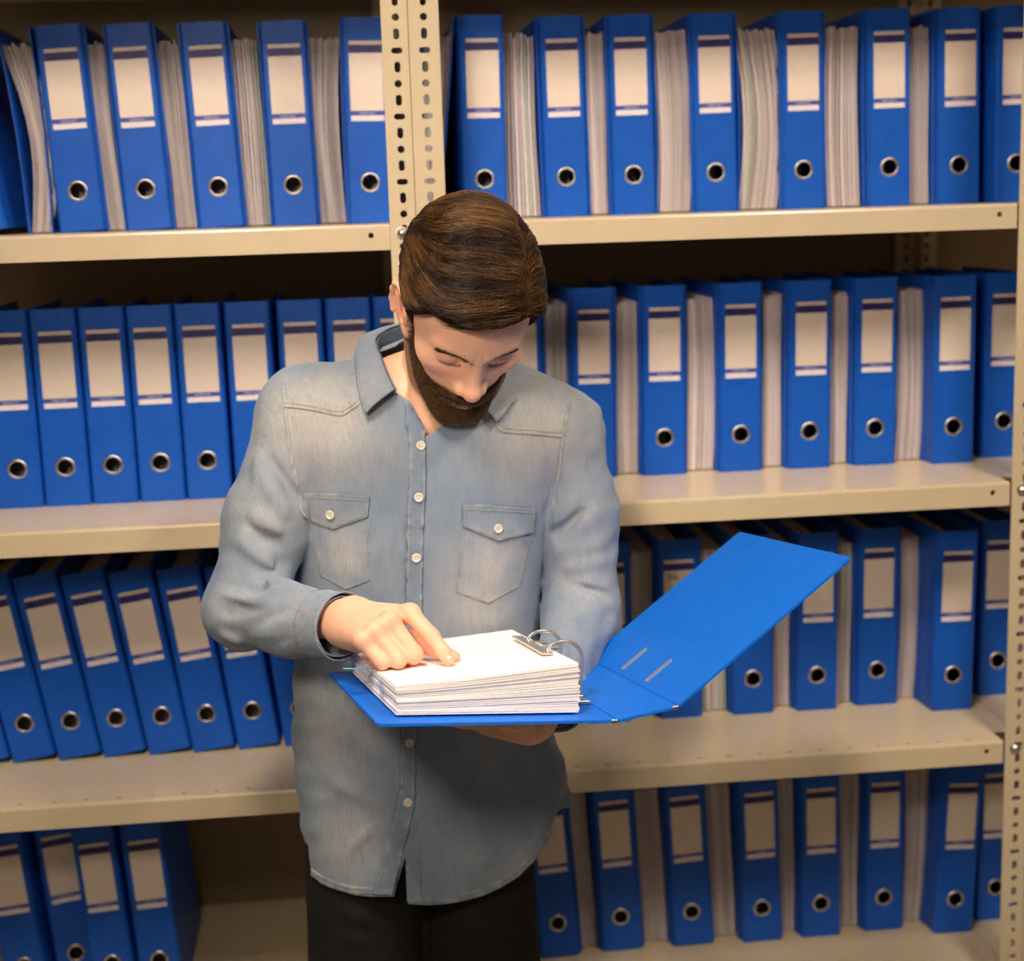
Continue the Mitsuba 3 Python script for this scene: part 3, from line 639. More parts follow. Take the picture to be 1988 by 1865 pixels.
# hem height as a function of x on the front, from the photograph
hx = np.array([(598, 1640), (603, 1698), (640, 1722), (700, 1737), (762, 1738), (790, 1752), (860, 1754), (930, 1740), (1000, 1706), (1050, 1655), (1075, 1610), (1090, 1580), (1112, 1577)])
_h = np.array([at(x, y, -.235-.062*math.sin(math.pi*(x-598)/514)**.5) for x, y in hx]); HEM = PchipInterpolator(_h[:, 0], _h[:, 2])
def shirt_clip(v):
    s = v[:, 2]-HEM(np.clip(v[:, 0], _h[0, 0], _h[-1, 0]))-np.where(v[:, 1] > -.19, .0, 0)
    gap = np.array([at(*p, -.29)[[0, 2]] for p in ((792, 1640), (761, 1748), (791, 1762), (788, 1670))])
    import shapely
    gd = sg.Polygon([(g[0], g[1]) for g in gap]); pts = shapely.points(v[:, 0], v[:, 2]); sd = np.where(shapely.contains(gd, pts), -1, 1)*shapely.distance(gd.exterior, pts)
    s = np.where((v[:, 1] < -.2) & (v[:, 2] < 1.05), np.minimum(s, sd), s)
    # neck opening
    ng = np.array([at(*p, -.27)[[0, 2]] for p in ((742, 640), (738, 690), (764, 757), (797, 778), (812, 806), (823, 842), (866, 815), (925, 790), (960, 770), (985, 730), (1000, 640))])
    nd = sg.Polygon([(g[0], g[1]) for g in ng]); sd = np.where(shapely.contains(nd, pts), -1, 1)*shapely.distance(nd.exterior, pts)
    s = np.where((v[:, 1] < -.19) & (v[:, 2] > 1.2), np.minimum(s, sd), s)
    ax = (NK-N0)/np.linalg.norm(NK-N0); t, d = seg(v.astype(np.float32), N0-ax*.0, N0+ax*.2); s = np.where(v[:, 2] > 1.3, np.minimum(s, d-.072), s)
    # cuffs
    for C, Dv in ((CUFF, CUFD), (CUFL, CUFDL)):
        near = np.linalg.norm(v-C, axis=1) < .10
        s = np.where(near, np.minimum(s, -(v-C)@Dv), s)
    return s
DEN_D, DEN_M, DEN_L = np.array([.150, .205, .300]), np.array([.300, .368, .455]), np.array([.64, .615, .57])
# wear, plus warm light painted onto shoulders, chest and pockets: (pixel centre, y, radius m, amount)
WEAR_AND_LIGHT = [((640, 1075), -.30, .045, .9), ((665, 1110), -.30, .03, .4), ((965, 1105), -.30, .05, .9), ((940, 1210), -.30, .05, .8), ((1020, 860), -.29, .06, .8), ((620, 800), -.25, .07, .8), ((1040, 800), -.24, .06, .7),
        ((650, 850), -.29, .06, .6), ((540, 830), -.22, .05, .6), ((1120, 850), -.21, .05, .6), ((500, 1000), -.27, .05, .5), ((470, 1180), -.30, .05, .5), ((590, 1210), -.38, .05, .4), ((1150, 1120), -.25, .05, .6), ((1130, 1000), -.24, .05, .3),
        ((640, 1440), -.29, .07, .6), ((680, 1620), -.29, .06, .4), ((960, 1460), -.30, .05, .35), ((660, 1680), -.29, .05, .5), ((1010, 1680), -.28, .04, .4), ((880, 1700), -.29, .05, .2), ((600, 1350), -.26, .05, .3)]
WA = [(at(*c, y), r, a) for c, y, r, a in WEAR_AND_LIGHT]
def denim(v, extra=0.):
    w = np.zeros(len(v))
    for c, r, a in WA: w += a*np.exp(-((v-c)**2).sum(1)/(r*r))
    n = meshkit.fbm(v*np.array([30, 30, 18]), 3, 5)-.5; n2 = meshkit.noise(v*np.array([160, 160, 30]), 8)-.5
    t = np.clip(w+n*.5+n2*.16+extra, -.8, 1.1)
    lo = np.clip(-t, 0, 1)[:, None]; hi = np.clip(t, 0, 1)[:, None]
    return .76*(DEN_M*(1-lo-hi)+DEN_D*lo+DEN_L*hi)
twill = lambda p, n, uv: .26*smoothstep(.35, .75, noise(p.x*1100+p.y*700, p.z*420, p.y*300))*noise(p.x*300, p.z*45, p.y*300)+.12*smoothstep(.5, .85, noise(p.x*900+p.y*600, p.z*60, 3))
scene['m_denim'] = {'type': 'twosided', 'bsdf': {'type': 'blendbsdf', 'weight': proc(twill), 'a': {'type': 'principled', 'base_color': VC, 'roughness': .82, 'specular': .15, 'sheen': .35},
                    'b': {'type': 'principled', 'base_color': rgb(.13, .175, .265), 'roughness': .85, 'specular': .15, 'sheen': .3}}}
scene['m_thread'] = pr((.50, .40, .22), .7, .2)
scene['m_thread_pale'] = pr((.60, .58, .50), .7, .2)
sv, sf = iso(shirt_sdf, (-.26, -.47, .645), (.42, -.03, 1.56), .0036, margin=.022, steps=1)
keep = clip(sv, sf, shirt_clip(sv))
cv, cf = keep
comp = trimesh.graph.connected_components(np.vstack([cf[:, [0, 1]], cf[:, [1, 2]]]), nodes=np.arange(len(cv)), min_len=400)
big = max(comp, key=len); mk = np.zeros(len(cv), bool); mk[big] = True; cv, cf = compact(cv, cf[mk[cf].all(1)])
tv, tf = solidify(cv, cf, .0016)
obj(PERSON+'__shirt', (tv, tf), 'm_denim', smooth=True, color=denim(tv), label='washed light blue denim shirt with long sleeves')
SH = PERSON+'__shirt__'
# ------------------------------------------------------------------ collar, placket, pockets, buttons, seams
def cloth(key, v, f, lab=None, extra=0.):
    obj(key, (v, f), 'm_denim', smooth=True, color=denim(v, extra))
    if lab: labels[key] = dict(label=lab)
ST = lambda p, lift=.004: march(shirt0f, [p], lift)[0][0]
def shirt0f(P): return shirt0(P)-folds(P)
col = [((766, 757, -.292), (717, 807)), ((750, 724, -.266), (707, 788)), ((738, 694, -.236), (699, 757)), ((729, 665, -.200), (693, 702)), ((742, 646, -.162), (706, 664, -.125)),
       ((850, 622, -.108), (850, 652, -.070)), ((968, 672, -.158), (1003, 690, -.120)), ((994, 724, -.205), (1010, 742, -.185)), ((976, 764, -.252), (992, 782)), ((938, 794, -.292), (957, 822))]
KC = np.array([at(*k) for k, o in col]); OC = np.array([at(*o) if len(o) == 3 else ST(o, .013 if i in (0, 9) else .009 if i in (1, 8) else .005) for i, (k, o) in enumerate(col)])
NAX = (NK-N0)/np.linalg.norm(NK-N0)
tt = np.r_[0, np.cumsum(np.linalg.norm(np.diff(KC, axis=0), axis=1))]; KS, OS = CubicSpline(tt, KC), PchipInterpolator(tt, OC); NS = 90
ts = np.linspace(0, tt[-1], NS); Kp, Op = KS(ts), OS(ts)
def loft(a, b, bul, m, dirv):
    w = np.linspace(0, 1, m)[:, None, None]; q = a[None]*(1-w)+b[None]*w+dirv[None]*(bul*4*w*(1-w)); n = a.shape[0]
    i = np.arange(m-1)[:, None]*n+np.arange(n-1)[None]; f = np.stack([np.stack([i, i+1, i+n+1], -1), np.stack([i, i+n+1, i+n], -1)], -2).reshape(-1, 3)
    return q.reshape(-1, 3), f
rad = Kp-N0; rad -= (rad@NAX)[:, None]*NAX; rad /= np.linalg.norm(rad, axis=1, keepdims=True)
v, f = loft(Kp, Op, .008, 14, rad*.75+NAX*.5)
v = v+rad[np.tile(np.arange(NS), 14)]*((meshkit.noise(v*90, 5)-.5)*.0012)[:, None]
v, f = solidify(v, f[:, ::-1], .0022); cloth(SH+'collar', v, f, 'pointed denim collar', .0)
v, f = loft(Kp-rad*.0015, Kp-NAX*.030-rad*.004, .0, 6, rad); v, f = solidify(v, f, .0015); cloth(SH+'collar_stand', v, f, None, -.3)
stitch, pale = [], []
e1 = Kp*.1+Op*.9+rad*.0035; 
pts, nr = march(shirt_sdf, [(0, 0)], 0) if False else (e1, rad)
stitch += dashes(loft(Kp, Op, .008, 14, rad*.75+NAX*.5)[0].reshape(14, NS, 3)[12][:38]+rad[:38]*.0012, rad[:38]); stitch += dashes(loft(Kp, Op, .008, 14, rad*.75+NAX*.5)[0].reshape(14, NS, 3)[12][-34:]+rad[-34:]*.0012, rad[-34:])
def puck(amp, sc, seed):
    return lambda q, dist: amp*(meshkit.noise(np.c_[q*sc*.62, q[:, 0]*0+seed], seed)-.35)*np.exp(-dist/8.)
def applique(key, poly, lift, thick, amp=.0010, seed=1, lab=None, step=2.4, ext=0., edge=.55):
    v, f, q, dist = patch(shirt_sdf, poly, step, lift, thick, puck(amp, .16, seed), seed)
    e = np.exp(-dist/7.)*edge*(meshkit.noise(np.c_[q*.095, q[:, 0]*0], seed+3)*1.6-.75)+ext; e = np.r_[e, e]
    cloth(key, v, f, lab, e)
pl = [(784, 776), (795, 880), (790, 1022), (787, 1173), (784, 1290), (778, 1400), (776, 1530), (750, 1640), (723, 1734)]
pr_ = [(806, 800), (826, 842), (827, 925), (821, 1070), (820, 1192), (815, 1300), (808, 1405), (806, 1560), (782, 1655), (761, 1737)]
applique(SH+'placket', pl+pr_[::-1], .0022, .0036, .0038, 2, 'puckered front placket', 2.6, -.12, 1.0)
applique(SH+'front_facing', [(788, 1668), (806, 1585), (811, 1600), (818, 1660), (819, 1752), (792, 1751)], .0006, .0018, .001, 4, None, 2.6, -.05)
fl1 = [(588, 957), (650, 957), (719, 963), (715, 1003), (648, 1027), (588, 1003)]; pk1 = [(601, 1005), (716, 1005), (718, 1127), (672, 1145), (622, 1117)]
fl2 = [(898, 979), (965, 981), (1038, 987), (1033, 1034), (966, 1049), (898, 1022)]; pk2 = [(899, 1018), (1033, 1028), (1008, 1139), (948, 1172), (884, 1148)]
applique(SH+'pocket', pk1, .0008, .0018, .0008, 5, 'chest pocket'); applique(SH+'pocket_001', pk2, .0008, .0018, .0008, 6, 'chest pocket')
applique(SH+'pocket_flap', fl1, .0032, .0022, .0012, 7, 'pointed pocket flap', ext=-.05); applique(SH+'pocket_flap_001', fl2, .0032, .0022, .0012, 8, 'pointed pocket flap', ext=-.05)
hemL = [(604, 1699), (640, 1721), (700, 1736), (760, 1737)]; hemR = [(792, 1751), (860, 1753), (930, 1739), (1000, 1705), (1048, 1655), (1072, 1612)]
applique(SH+'hem_band', dense(hemL, 8).tolist()+(dense(hemL, 8)[::-1]-[0, 15]).tolist(), .0006, .0022, .0016, 9, 'stitched hem', 2.6, .1, 1.0)
h2 = dense(hemR, 8); applique(SH+'hem_band_001', h2.tolist()+(h2[::-1]-np.c_[np.linspace(13, 0, len(h2)), np.linspace(6, 16, len(h2))]).tolist(), .0006, .0022, .0016, 10, 'stitched hem', 2.6, .1, 1.0)
# yoke seams, armholes: raised rope-like ridges
def ridge(key, px, w, seed, lab=None):
    c = dense(px, 4); t = np.gradient(c, axis=0); t /= np.linalg.norm(t, axis=1, keepdims=True); n = np.c_[-t[:, 1], t[:, 0]]*w/2
    applique(key, (c+n).tolist()+(c-n)[::-1].tolist(), .0010, .0016, .0016, seed, lab, 2.6, .06, .9)
y1 = [(553, 786), (610, 793), (662, 803), (680, 794), (703, 776)]; y2 = [(962, 822), (976, 834), (1030, 839), (1092, 844)]
a1 = [(551, 738), (555, 800), (563, 870), (576, 940), (590, 1000)]; a2 = [(1107, 782), (1094, 840), (1086, 910), (1077, 975), (1068, 1030)]
ridge(SH+'yoke_seam', y1, 9, 11, 'raised yoke seam'); ridge(SH+'yoke_seam_001', y2, 9, 12, 'raised yoke seam'); ridge(SH+'armhole_seam', a1, 7, 13); ridge(SH+'armhole_seam_001', a2, 7, 14)
def sew(px, gold=True, lift=.0030):
    p, n = march(shirt_sdf, dense(px, 3.), lift); (stitch if gold else pale).extend(dashes(p, n))
off = lambda pts, dx, dy: [(x+dx, y+dy) for x, y in pts]
for y in (y1, y2): sew(off(y, 0, 4), True, .0022); sew(off(y, 0, -4), True, .0022)
for a, s in ((a1, 3), (a2, -3)): sew(off(a, s, 0), False, .0022)
for fl in (fl1, fl2):
    sew([(fl[0][0]+3, fl[0][1]+7), (fl[2][0]-3, fl[2][1]+7)], True, .0042)
    c = np.mean(fl, 0); q = [tuple(np.array(p)+(c-np.array(p))*np.array([.10, .16])) for p in (fl[2], fl[3], fl[4], fl[5], fl[0])]; sew(q[0:2], True, .0042); sew(q[1:3], True, .0042); sew(q[2:4], True, .0042); sew(q[3:5], True, .0042)
for pk in (pk1, pk2):
    c = np.mean(pk, 0); q = [tuple(np.array(p)+(c-np.array(p))*.05) for p in pk]
    for i in (1, 2, 3): sew(q[i:i+2], True, .0018)
    sew([q[4], q[0]], True, .0018)
sew(off(pl[:7], 4, 0), False, .0028); sew(off(pr_[1:8], -4, 0), False, .0028); sew(off(pl[6:], 4, 0), False, .0028); sew(off(pr_[7:], -4, 0), False, .0028)
sew((dense(hemL, 8)-[0, 12])[1:-1], True, .0020); sew((h2-np.c_[np.linspace(10, 2, len(h2)), np.linspace(7, 13, len(h2))])[2:-1], True, .0020); sew([(808, 1605), (814, 1660), (815, 1740)], True, .0016)
obj(SH+'stitching', cat(stitch), 'm_thread'); obj(SH+'stitching_001', cat(pale), 'm_thread_pale')
labels[SH+'stitching'] = dict(label='gold thread stitching', kind='stuff'); labels[SH+'stitching_001'] = dict(label='pale thread stitching', kind='stuff')
# cuffs: bands round the sleeve ends
def cuff(key, C, Dv, E, r):
    a = np.cross(Dv, [0, 0, 1]); a /= np.linalg.norm(a); b = np.cross(a, Dv); n = 48; t = np.linspace(0, 2*np.pi, n+1)
    L = np.linspace(-.042, .002, 9); V = []
    base = []
    for l in L:
        c = C+Dv*l; ring = []
        for q in t[:-1]:
            dirv = math.cos(q)*a+math.sin(q)*b; rr = np.linspace(.02, .06, 60); s = shirt0(((c+dirv*rr[:, None])).astype(np.float32)); k = int(np.argmax(s > 0)) or 30
            ring.append(c+dirv*(np.interp(0, s[k-1:k+1], rr[k-1:k+1])+.0032+.0022*np.exp(-((l-.002)/.01)**2)))
        V.append(ring)
    V = np.array(V); V += (Dv*0+(V-(C+L[:, None, None]*Dv))/.04*.0)*0
    pk = (meshkit.noise(V.reshape(-1, 3)*260, 3)-.5)*.0012*np.repeat(np.exp(-np.minimum(np.abs(L+.042), np.abs(L-.002))/.006), n); dirs = V-(C+L[:, None, None]*Dv); dirs /= np.linalg.norm(dirs, axis=2, keepdims=True)
    V = V.reshape(-1, 3)+dirs.reshape(-1, 3)*pk[:, None]; f = []
    for i in range(len(L)-1):
        for j in range(n): A, B = i*n+j, i*n+(j+1) % n; f += [[A, B, B+n], [A, B+n, A+n]]
    f = np.array(f); nn = vnormals(V, f)
    if (nn*dirs.reshape(-1, 3)).sum() < 0: f = f[:, ::-1]
    V, f = solidify(V, f, .0026); cloth(key, V, f, 'buttoned cuff', -.05+.5*(meshkit.noise(V*230, 6)-.45))
cuff(SH+'cuff', CUFF, CUFD, REL, .037); cuff(SH+'cuff_001', CUFL, CUFDL, LEL, .037)
def button_mesh():
    prof = np.array([[0, .0012], [.0036, .0012], [.0046, .0020], [.0058, .0019], [.0064, .0010], [.0064, 0], [0, 0]]); m = man(trimesh.creation.revolve(prof, sections=26))
    for x in (-.0014, .0014):
        for y in (-.0014, .0014): m = m-man(trimesh.creation.cylinder(.00062, .01, sections=8, transform=trimesh.transformations.translation_matrix([x, y, 0])))
    return tri(m)
scene['m_button'] = pr((.72, .66, .54), .3, .5)
D_BTN = mikit.ply(button_mesh(), 'm_button', smooth=35)
for i, (x, y, l) in enumerate([(817, 865, .0034), (813, 964, .0034), (808, 1081, .0034), (795, 1440, .0034), (792, 1556, .0034), (644, 998, .0048), (965, 1024, .0048)]):
    p, n = march(shirt_sdf, [(x, y)], l); n = n[0]; a = np.cross(n, [0, 0, 1]); a /= np.linalg.norm(a); b = np.cross(n, a)
    M = np.eye(4); M[:3, 0], M[:3, 1], M[:3, 2], M[:3, 3] = a, np.cross(n, a), n, p[0]
    obj(seq(SH+'button'), D_BTN, None, tw=T(M), label='cream four-hole button')
# ------------------------------------------------------------------ trousers and shoes
XC = float(TC(.80)); XC2 = float((at(590, 1850, -.19)[0]+at(1054, 1850, -.19)[0])/2)
def legs(P, o=0.):
    d = None
    for s in (-1, 1):
        h, k, a = np.array([XC2+s*.080, -.185, .76]), np.array([XC2+s*.088, -.190, .48]), np.array([XC2+s*.092, -.165, .06])
        l = smin(rcone(P, h, k, .086-o, .086-o), rcone(P, k, a, .086-o, .068-o), .03); d = l if d is None else smin(d, l, .010)
    p = ell(P, (XC, -.190, .86), (.164-o, .095-o, .17)); d = smin(d, p, .03)
    return d
TF = [(at(a, b, -.28), at(c, e, -.28), h, w) for a, b, c, e, h, w in [(600, 1765, 760, 1800, .004, .010), (615, 1790, 800, 1840, -.004, .010), (640, 1850, 830, 1790, .004, .010), (1045, 1770, 900, 1800, .003, .010), (1040, 1830, 880, 1800, .004, .010), (850, 1760, 850, 1840, -.006, .008), (700, 1740, 690, 1865, .003, .016), (1000, 1740, 1010, 1865, .003, .016)]]
def trouser_sdf(P):
    d = legs(P)
    for a, b, h, w in TF:
        t, q = seg(P, a, b); d = d-h*np.exp(-(q/w)**2)*np.sin(np.pi*np.clip(t, .05, .95))
    return smax(d, P[:, 2]-.985, .01)-.002*(meshkit.noise(P*np.array([25, 25, 16], np.float32), 2)-.5)
v, f = iso(trouser_sdf, (-.15, -.34, .03), (.36, -.03, 1.03), .006, margin=.006); v, f = clip(v, f, v[:, 2]-.045)
scene['m_trouser'] = pr(proc(lambda p, n, uv: mix((.011, .0095, .0085), (.021, .019, .017), noise(p.x*700, p.z*250, p.y*500))), .75, .2)
v, f = solidify(v, f, .0015); obj(PERSON+'__trousers', (v, f), 'm_trouser', smooth=True, label='black trousers')
for s in (-1, 1):
    c = np.array([XC2+s*.095, -.225, 0])
    fn = lambda P: smax(smin(smin(ell(P, c+[0, -.055, .035], (.046, .085, .040)), ell(P, c+[0, .055, .045], (.040, .060, .055)), .03), rcone(P, c+[0, .055, .05], c+[-s*.003, .06, .11], .044, .046), .03), .012-P[:, 2], .006)
    v, f = iso(fn, c+[-.07, -.16, 0], c+[.07, .14, .18], .006); kk = seq(PERSON+'__shoe'); obj(kk, (v, f), 'm_dark', smooth=True)
    so = sg.Point(0, 0).buffer(1, quad_segs=10); so = affinity.translate(affinity.scale(so, .048, .142), c[0], c[1]-.005); obj(kk+'__sole', extr(so, .016), 'm_dark')
PCH = PchipInterpolator
def bmask(q):
    a, f, z = np.abs(q[:, 0]), q[:, 1], q[:, 2]
    up_ = PchipInterpolator([-.01, .012, .022, .034, .048, .062, .078, .090, .104, .12], [.02, .016, .004, -.020, -.040, -.050, -.0520, -.048, -.0475, -.0475])(np.clip(f, -.01, .12))
    lo_ = PchipInterpolator([-.02, .0, .02, .05, .08, .12], [-.06, -.075, -.094, -.112, -.124, -.128])(np.clip(f, -.02, .12))
    s = np.minimum(np.minimum(up_-z, z-lo_), (f-(-.012-.10*np.clip(-z-.03, 0, 1)))*1.0)
    s = np.minimum(s, np.where(z > -.012, .038-f, 1))
    s = np.minimum(s, .0725-a)
    lip = ((a/.0185)**2+((z+.0725)/.0050)**2)**.5; s = np.where(f > .08, np.minimum(s, (lip-1)*.004), s)
    return s
# ------------------------------------------------------------------ body: one skin under the clothes
hv, hf = iso(body_head, (-.10, -.53, 1.12), (.32, -.06, 1.72), .0024)
ha, haf = iso(rhand, RW+[-.16, -.16, -.10], RW+[.18, .12, .10], .0019); hb, hbf = iso(lhand, LW+[-.20, -.22, -.10], LW+[.12, .18, .16], .0022)
def inner(P):
    d = smin(torso(P, .016), legs(P, .010), .02); a = arms(P, .024)
    for S in (SL, SR): d = smin(d, rcone(P, N0+[0, .02, -.02], S, .045, .046), .03)
    d = smin(d, a, .02); c1 = -(P-CUFF.astype(np.float32))@(-CUFD).astype(np.float32)+.03; c2 = (P-CUFL.astype(np.float32))@CUFDL.astype(np.float32)+.03
    n1 = np.linalg.norm(P-CUFF.astype(np.float32), axis=1) < .10; n2 = np.linalg.norm(P-CUFL.astype(np.float32), axis=1) < .10
    d = np.where(n1, np.maximum(d, c1), d); return np.where(n2, np.maximum(d, c2), d)
bv, bf = iso(inner, (-.26, -.42, .05), (.42, -.05, 1.52), .010, margin=.01, steps=1)
def tm(v, f):
    m = trimesh.Trimesh(v, f, process=False)
    if m.volume < 0: m.invert()
    return m
parts = [tm(hv, hf), tm(ha, haf), tm(hb, hbf), tm(bv, bf)]
try:
    ms = [man(m) for m in parts]; assert all(not m.is_empty() for m in ms)
    U = ms[0]
    for m in ms[1:]: U = U+m
    body = tri(U); assert len(body.vertices) > 20000
except Exception as ex:
    body = cat(parts)
V = np.asarray(body.vertices); q = w2h(V.astype(np.float32)).astype(float)
SK = np.array([.90, .49, .315]); C = np.tile(SK, (len(V), 1))
def blush(c, r, col, k):
    global C
    w = k*np.exp(-((V-c)**2).sum(1)/(r*r))[:, None]; C = C*(1-w)+np.array(col)*w
RED = (.75, .32, .22)
blush(h2w((0, .113, -.030)), .016, RED, .55)
for s in (-1, 1): blush(h2w((s*.042, .072, -.018)), .026, RED, .35); blush(h2w((s*.080, -.01, 0)), .030, RED, .5); blush(h2w((s*.030, .088, .004)), .013, (.47, .23, .15), .45)
lipm = np.exp(-np.maximum(0, np.minimum(seg(q.astype(np.float32), (-.017, .0945, -.0715), (0, .1010, -.0735))[1], seg(q.astype(np.float32), (.017, .0945, -.0715), (0, .1010, -.0735))[1])-.004)/.0012)[:, None]
lipm *= (q[:, 1] > .085)[:, None]; C = C*(1-lipm)+np.array([.50, .20, .15])*lipm
for f, r in RJ[:4]:
    for p in (f[0], f[1]): blush(p, .013, RED, .40)
    blush(f[-1], .010, RED, .35)
blush(RJ[4][0][-1], .016, RED, .4)
for p in lk: blush(p, .04, (.50, .25, .14), .3)
_bm = (np.clip((bmask(q)+.003)/.006, 0, 1)*(np.linalg.norm(q, axis=1) < .17))[:, None]*.75; C = C*(1-_bm)+np.array([.10, .052, .028])*_bm
_t = np.clip((np.abs(q[:, 0])-.0075)/.040, 0, 1); _zb = .0180+.0078*np.sin(np.clip(_t*1.1, 0, 1)*2.2)
_w = (np.exp(-((q[:, 2]-_zb)/(.0050-.0022*_t))**2)*(q[:, 1] > .05)*(np.abs(q[:, 0]) > .006)*(np.abs(q[:, 0]) < .048))[:, None]*.6; C = C*(1-_w)+np.array([.16, .085, .045])*_w
C *= (1+.10*(meshkit.fbm(V*70, 3, 2)-.5)+.06*(meshkit.noise(V*500, 4)-.5))[:, None]
scene['m_skin'] = pr(VC, .48, .42)
obj(PERSON+'__body', (V, body.faces), 'm_skin', smooth=True, color=np.clip(C, 0, 1)); labels[PERSON+'__body'] = dict(label='head, neck and hands')
labels[PERSON] = dict(label='bearded man in a denim shirt reading an open binder', category='person')
# nail of the pointing finger
p0, p1 = RJ[0][0][2], RJ[0][0][3]; ax = (p1-p0)/np.linalg.norm(p1-p0); out = np.array([.15, -.55, .8]); out -= ax*(out@ax); out /= np.linalg.norm(out); sd = np.cross(ax, out)
nm = trimesh.creation.icosphere(3); B = np.stack([sd*.0054, ax*.0068, out*.0022]); nm.vertices = nm.vertices@B+p1+out*.0064-ax*.0005
scene['m_nail'] = pr((.74, .44, .32), .25, .5); obj(PERSON+'__fingernail', nm, 'm_nail', smooth=True, label='nail of the pointing finger')
# ------------------------------------------------------------------ hair
ZL = PchipInterpolator(np.radians([0, 22, 40, 55, 68, 75, 86, 91, 108, 125, 150, 180]), [.078, .079, .073, .052, .022, -.016, -.018, .034, .038, .024, -.015, -.035])
def hmask(q):
    ph = np.arctan2(np.abs(q[:, 0]), q[:, 1]); return q[:, 2]-ZL(ph)
def thick(q):
    h = hmask(q); top = np.clip((q[:, 2]-.01)/.06, 0, 1); side = np.where(q[:, 0] > .052, .013, .0095)
    t = side+(.0165-side)*top; fringe = np.exp(-((q[:, 1]-.082)/.03)**2)*.004
    return (t+fringe*top)*np.clip(h/.016+.25, 0, 1)**.6*(h > -.004)*(1-.72*np.clip((.045-q[:, 2])/.04, 0, 1)*np.clip((np.abs(q[:, 0])-.045)/.02, 0, 1)*(q[:, 0] < 0))
PART = .050
def groove(q): return .0018*np.exp(-((q[:, 0]-PART-.05*np.clip(-q[:, 1], 0, 1))/.0035)**2)*(q[:, 1] > -.03)*(q[:, 2] > .04)
def flow(q):
    """combing direction in head coordinates"""
    left = 1/(1+np.exp(-(q[:, 0]-PART)/.004)); low = np.clip((.055-q[:, 2])/.05, 0, 1); back = np.clip(-q[:, 1]/.08, 0, 1)
    rs = np.clip((-q[:, 0]-.035)/.04, 0, 1)
    fr_ = np.clip((q[:, 1]-.045)/.04, 0, 1)
    a = np.stack([-1+0*q[:, 0]+.5*rs, -.10-.85*rs+.28*fr_*(1-rs), -.02-.45*rs*low-.0*fr_], 1); b = np.stack([.35+0*q[:, 0], -.75+0*q[:, 0], -.65+0*q[:, 0]], 1); c = np.stack([-.45+0*q[:, 0], -.35+0*q[:, 0], -.9+0*q[:, 0]], 1)
    d = a*(1-left[:, None])+b*left[:, None]; return d*(1-.5*back[:, None])+c*.5*back[:, None]
def clump(q):
    return meshkit.noise(q*np.array([18, 90, 90]), 21)*.65+meshkit.noise(q*np.array([30, 220, 220]), 22)*.35
def hair_sdf(P):
    q = w2h(P); return skull(q)-thick(q)+groove(q)-(clump(q)-.5)*.005*np.clip(hmask(q)/.02, 0, 1)
cv_, cf_ = iso(hair_sdf, HO-[.14, .17, .13], HO+[.14, .16, .20], .0026, margin=.02, steps=1)
cq = w2h(cv_.astype(np.float32)).astype(float); cv_, cf_ = clip(cv_, cf_, hmask(cq)-.001+.004*(meshkit.noise(cq*160, 2)-.5)); cv_, cf_ = solidify(cv_, cf_, .0015)
cq = w2h(cv_.astype(np.float32)).astype(float)
HD, HL = np.array([.015, .0068, .0028]), np.array([.170, .080, .026])
k = np.clip(clump(cq)*1.6-.55, 0, 1)[:, None]; scene['m_hair'] = pr(VC, .36, .36); scene['m_scalp'] = pr(VC, .9, .05)
obj(PERSON+'__hair', (cv_, cf_), 'm_scalp', smooth=True, color=HD+(HL-HD)*k*.22); labels[PERSON+'__hair'] = dict(label='brown hair combed sideways from a parting')
rng = np.random.default_rng(11)
def on_skull(q, off, it=3):
    """move points of head coordinates to a height off above the smooth skull"""
    for _ in range(it):
        e = .0015; d = skull(q.astype(np.float32)); g = np.stack([skull((q+np.eye(3)[i]*e).astype(np.float32))-d for i in range(3)], 1)/e; gn = np.linalg.norm(g, axis=1, keepdims=True)+1e-6
        q = q-g/gn**2*(d-off)[:, None]
    return q, g/gn
def strands(q, m, step, offs, field, jit, seed, wav=.0):
    path = [q]; r = np.random.default_rng(seed); j = r.normal(0, jit, (len(q), 3)); w = r.uniform(0, 6, len(q))
    for i in range(1, m):
        d = field(q)+j+wav*np.stack([np.sin(w+i*.7), np.cos(w*1.3+i*.6), np.sin(w*.7+i*.8)], 1); _, n = on_skull(q, 0, 1); d = d-n*(d*n).sum(1, keepdims=True); d /= np.linalg.norm(d, axis=1, keepdims=True)
        q, _ = on_skull(q+d*step[:, None], offs(q, i/(m-1)), 2); path.append(q)
    return np.stack(path, 1)
N = 60000; d = rng.normal(size=(N, 3)); d /= np.linalg.norm(d, axis=1, keepdims=True); q = d*np.array([.08, .10, .09])+[0, 0, .035]; q, _ = on_skull(q, 0, 4); q = q[hmask(q) > -.001][:21000]
bias = rng.uniform(-.004, .0022, len(q))
offs = lambda p, t: np.maximum(thick(p)-groove(p)+(clump(p)-.5)*.006+bias*(1-.3*t)+.0004, .0012)
q, _ = on_skull(q, offs(q, 0), 3)
topw = np.clip((q[:, 2]-.02)/.05, 0, 1); st = (.0022+.0042*topw)*rng.uniform(.7, 1.25, len(q))
P_ = strands(q, 10, st, offs, flow, .07, 5, .05); big_ = meshkit.noise(q*np.array([9, 34, 34]), 41); cl = np.clip(clump(q)*1.7+big_*1.9-1.55+rng.normal(0, .22, len(q)), 0, 1)
vv, ff = ribbons(HO+P_@HM, rng.uniform(.00017, .00034, len(q))); colr = HD+(HL-HD)*(cl**1.3)[:, None]; colr = np.repeat(colr, 10*3, 0)
obj(PERSON+'__hair__strands', (vv, ff), 'm_hair', smooth=True, color=colr, label='single hairs', kind='stuff')
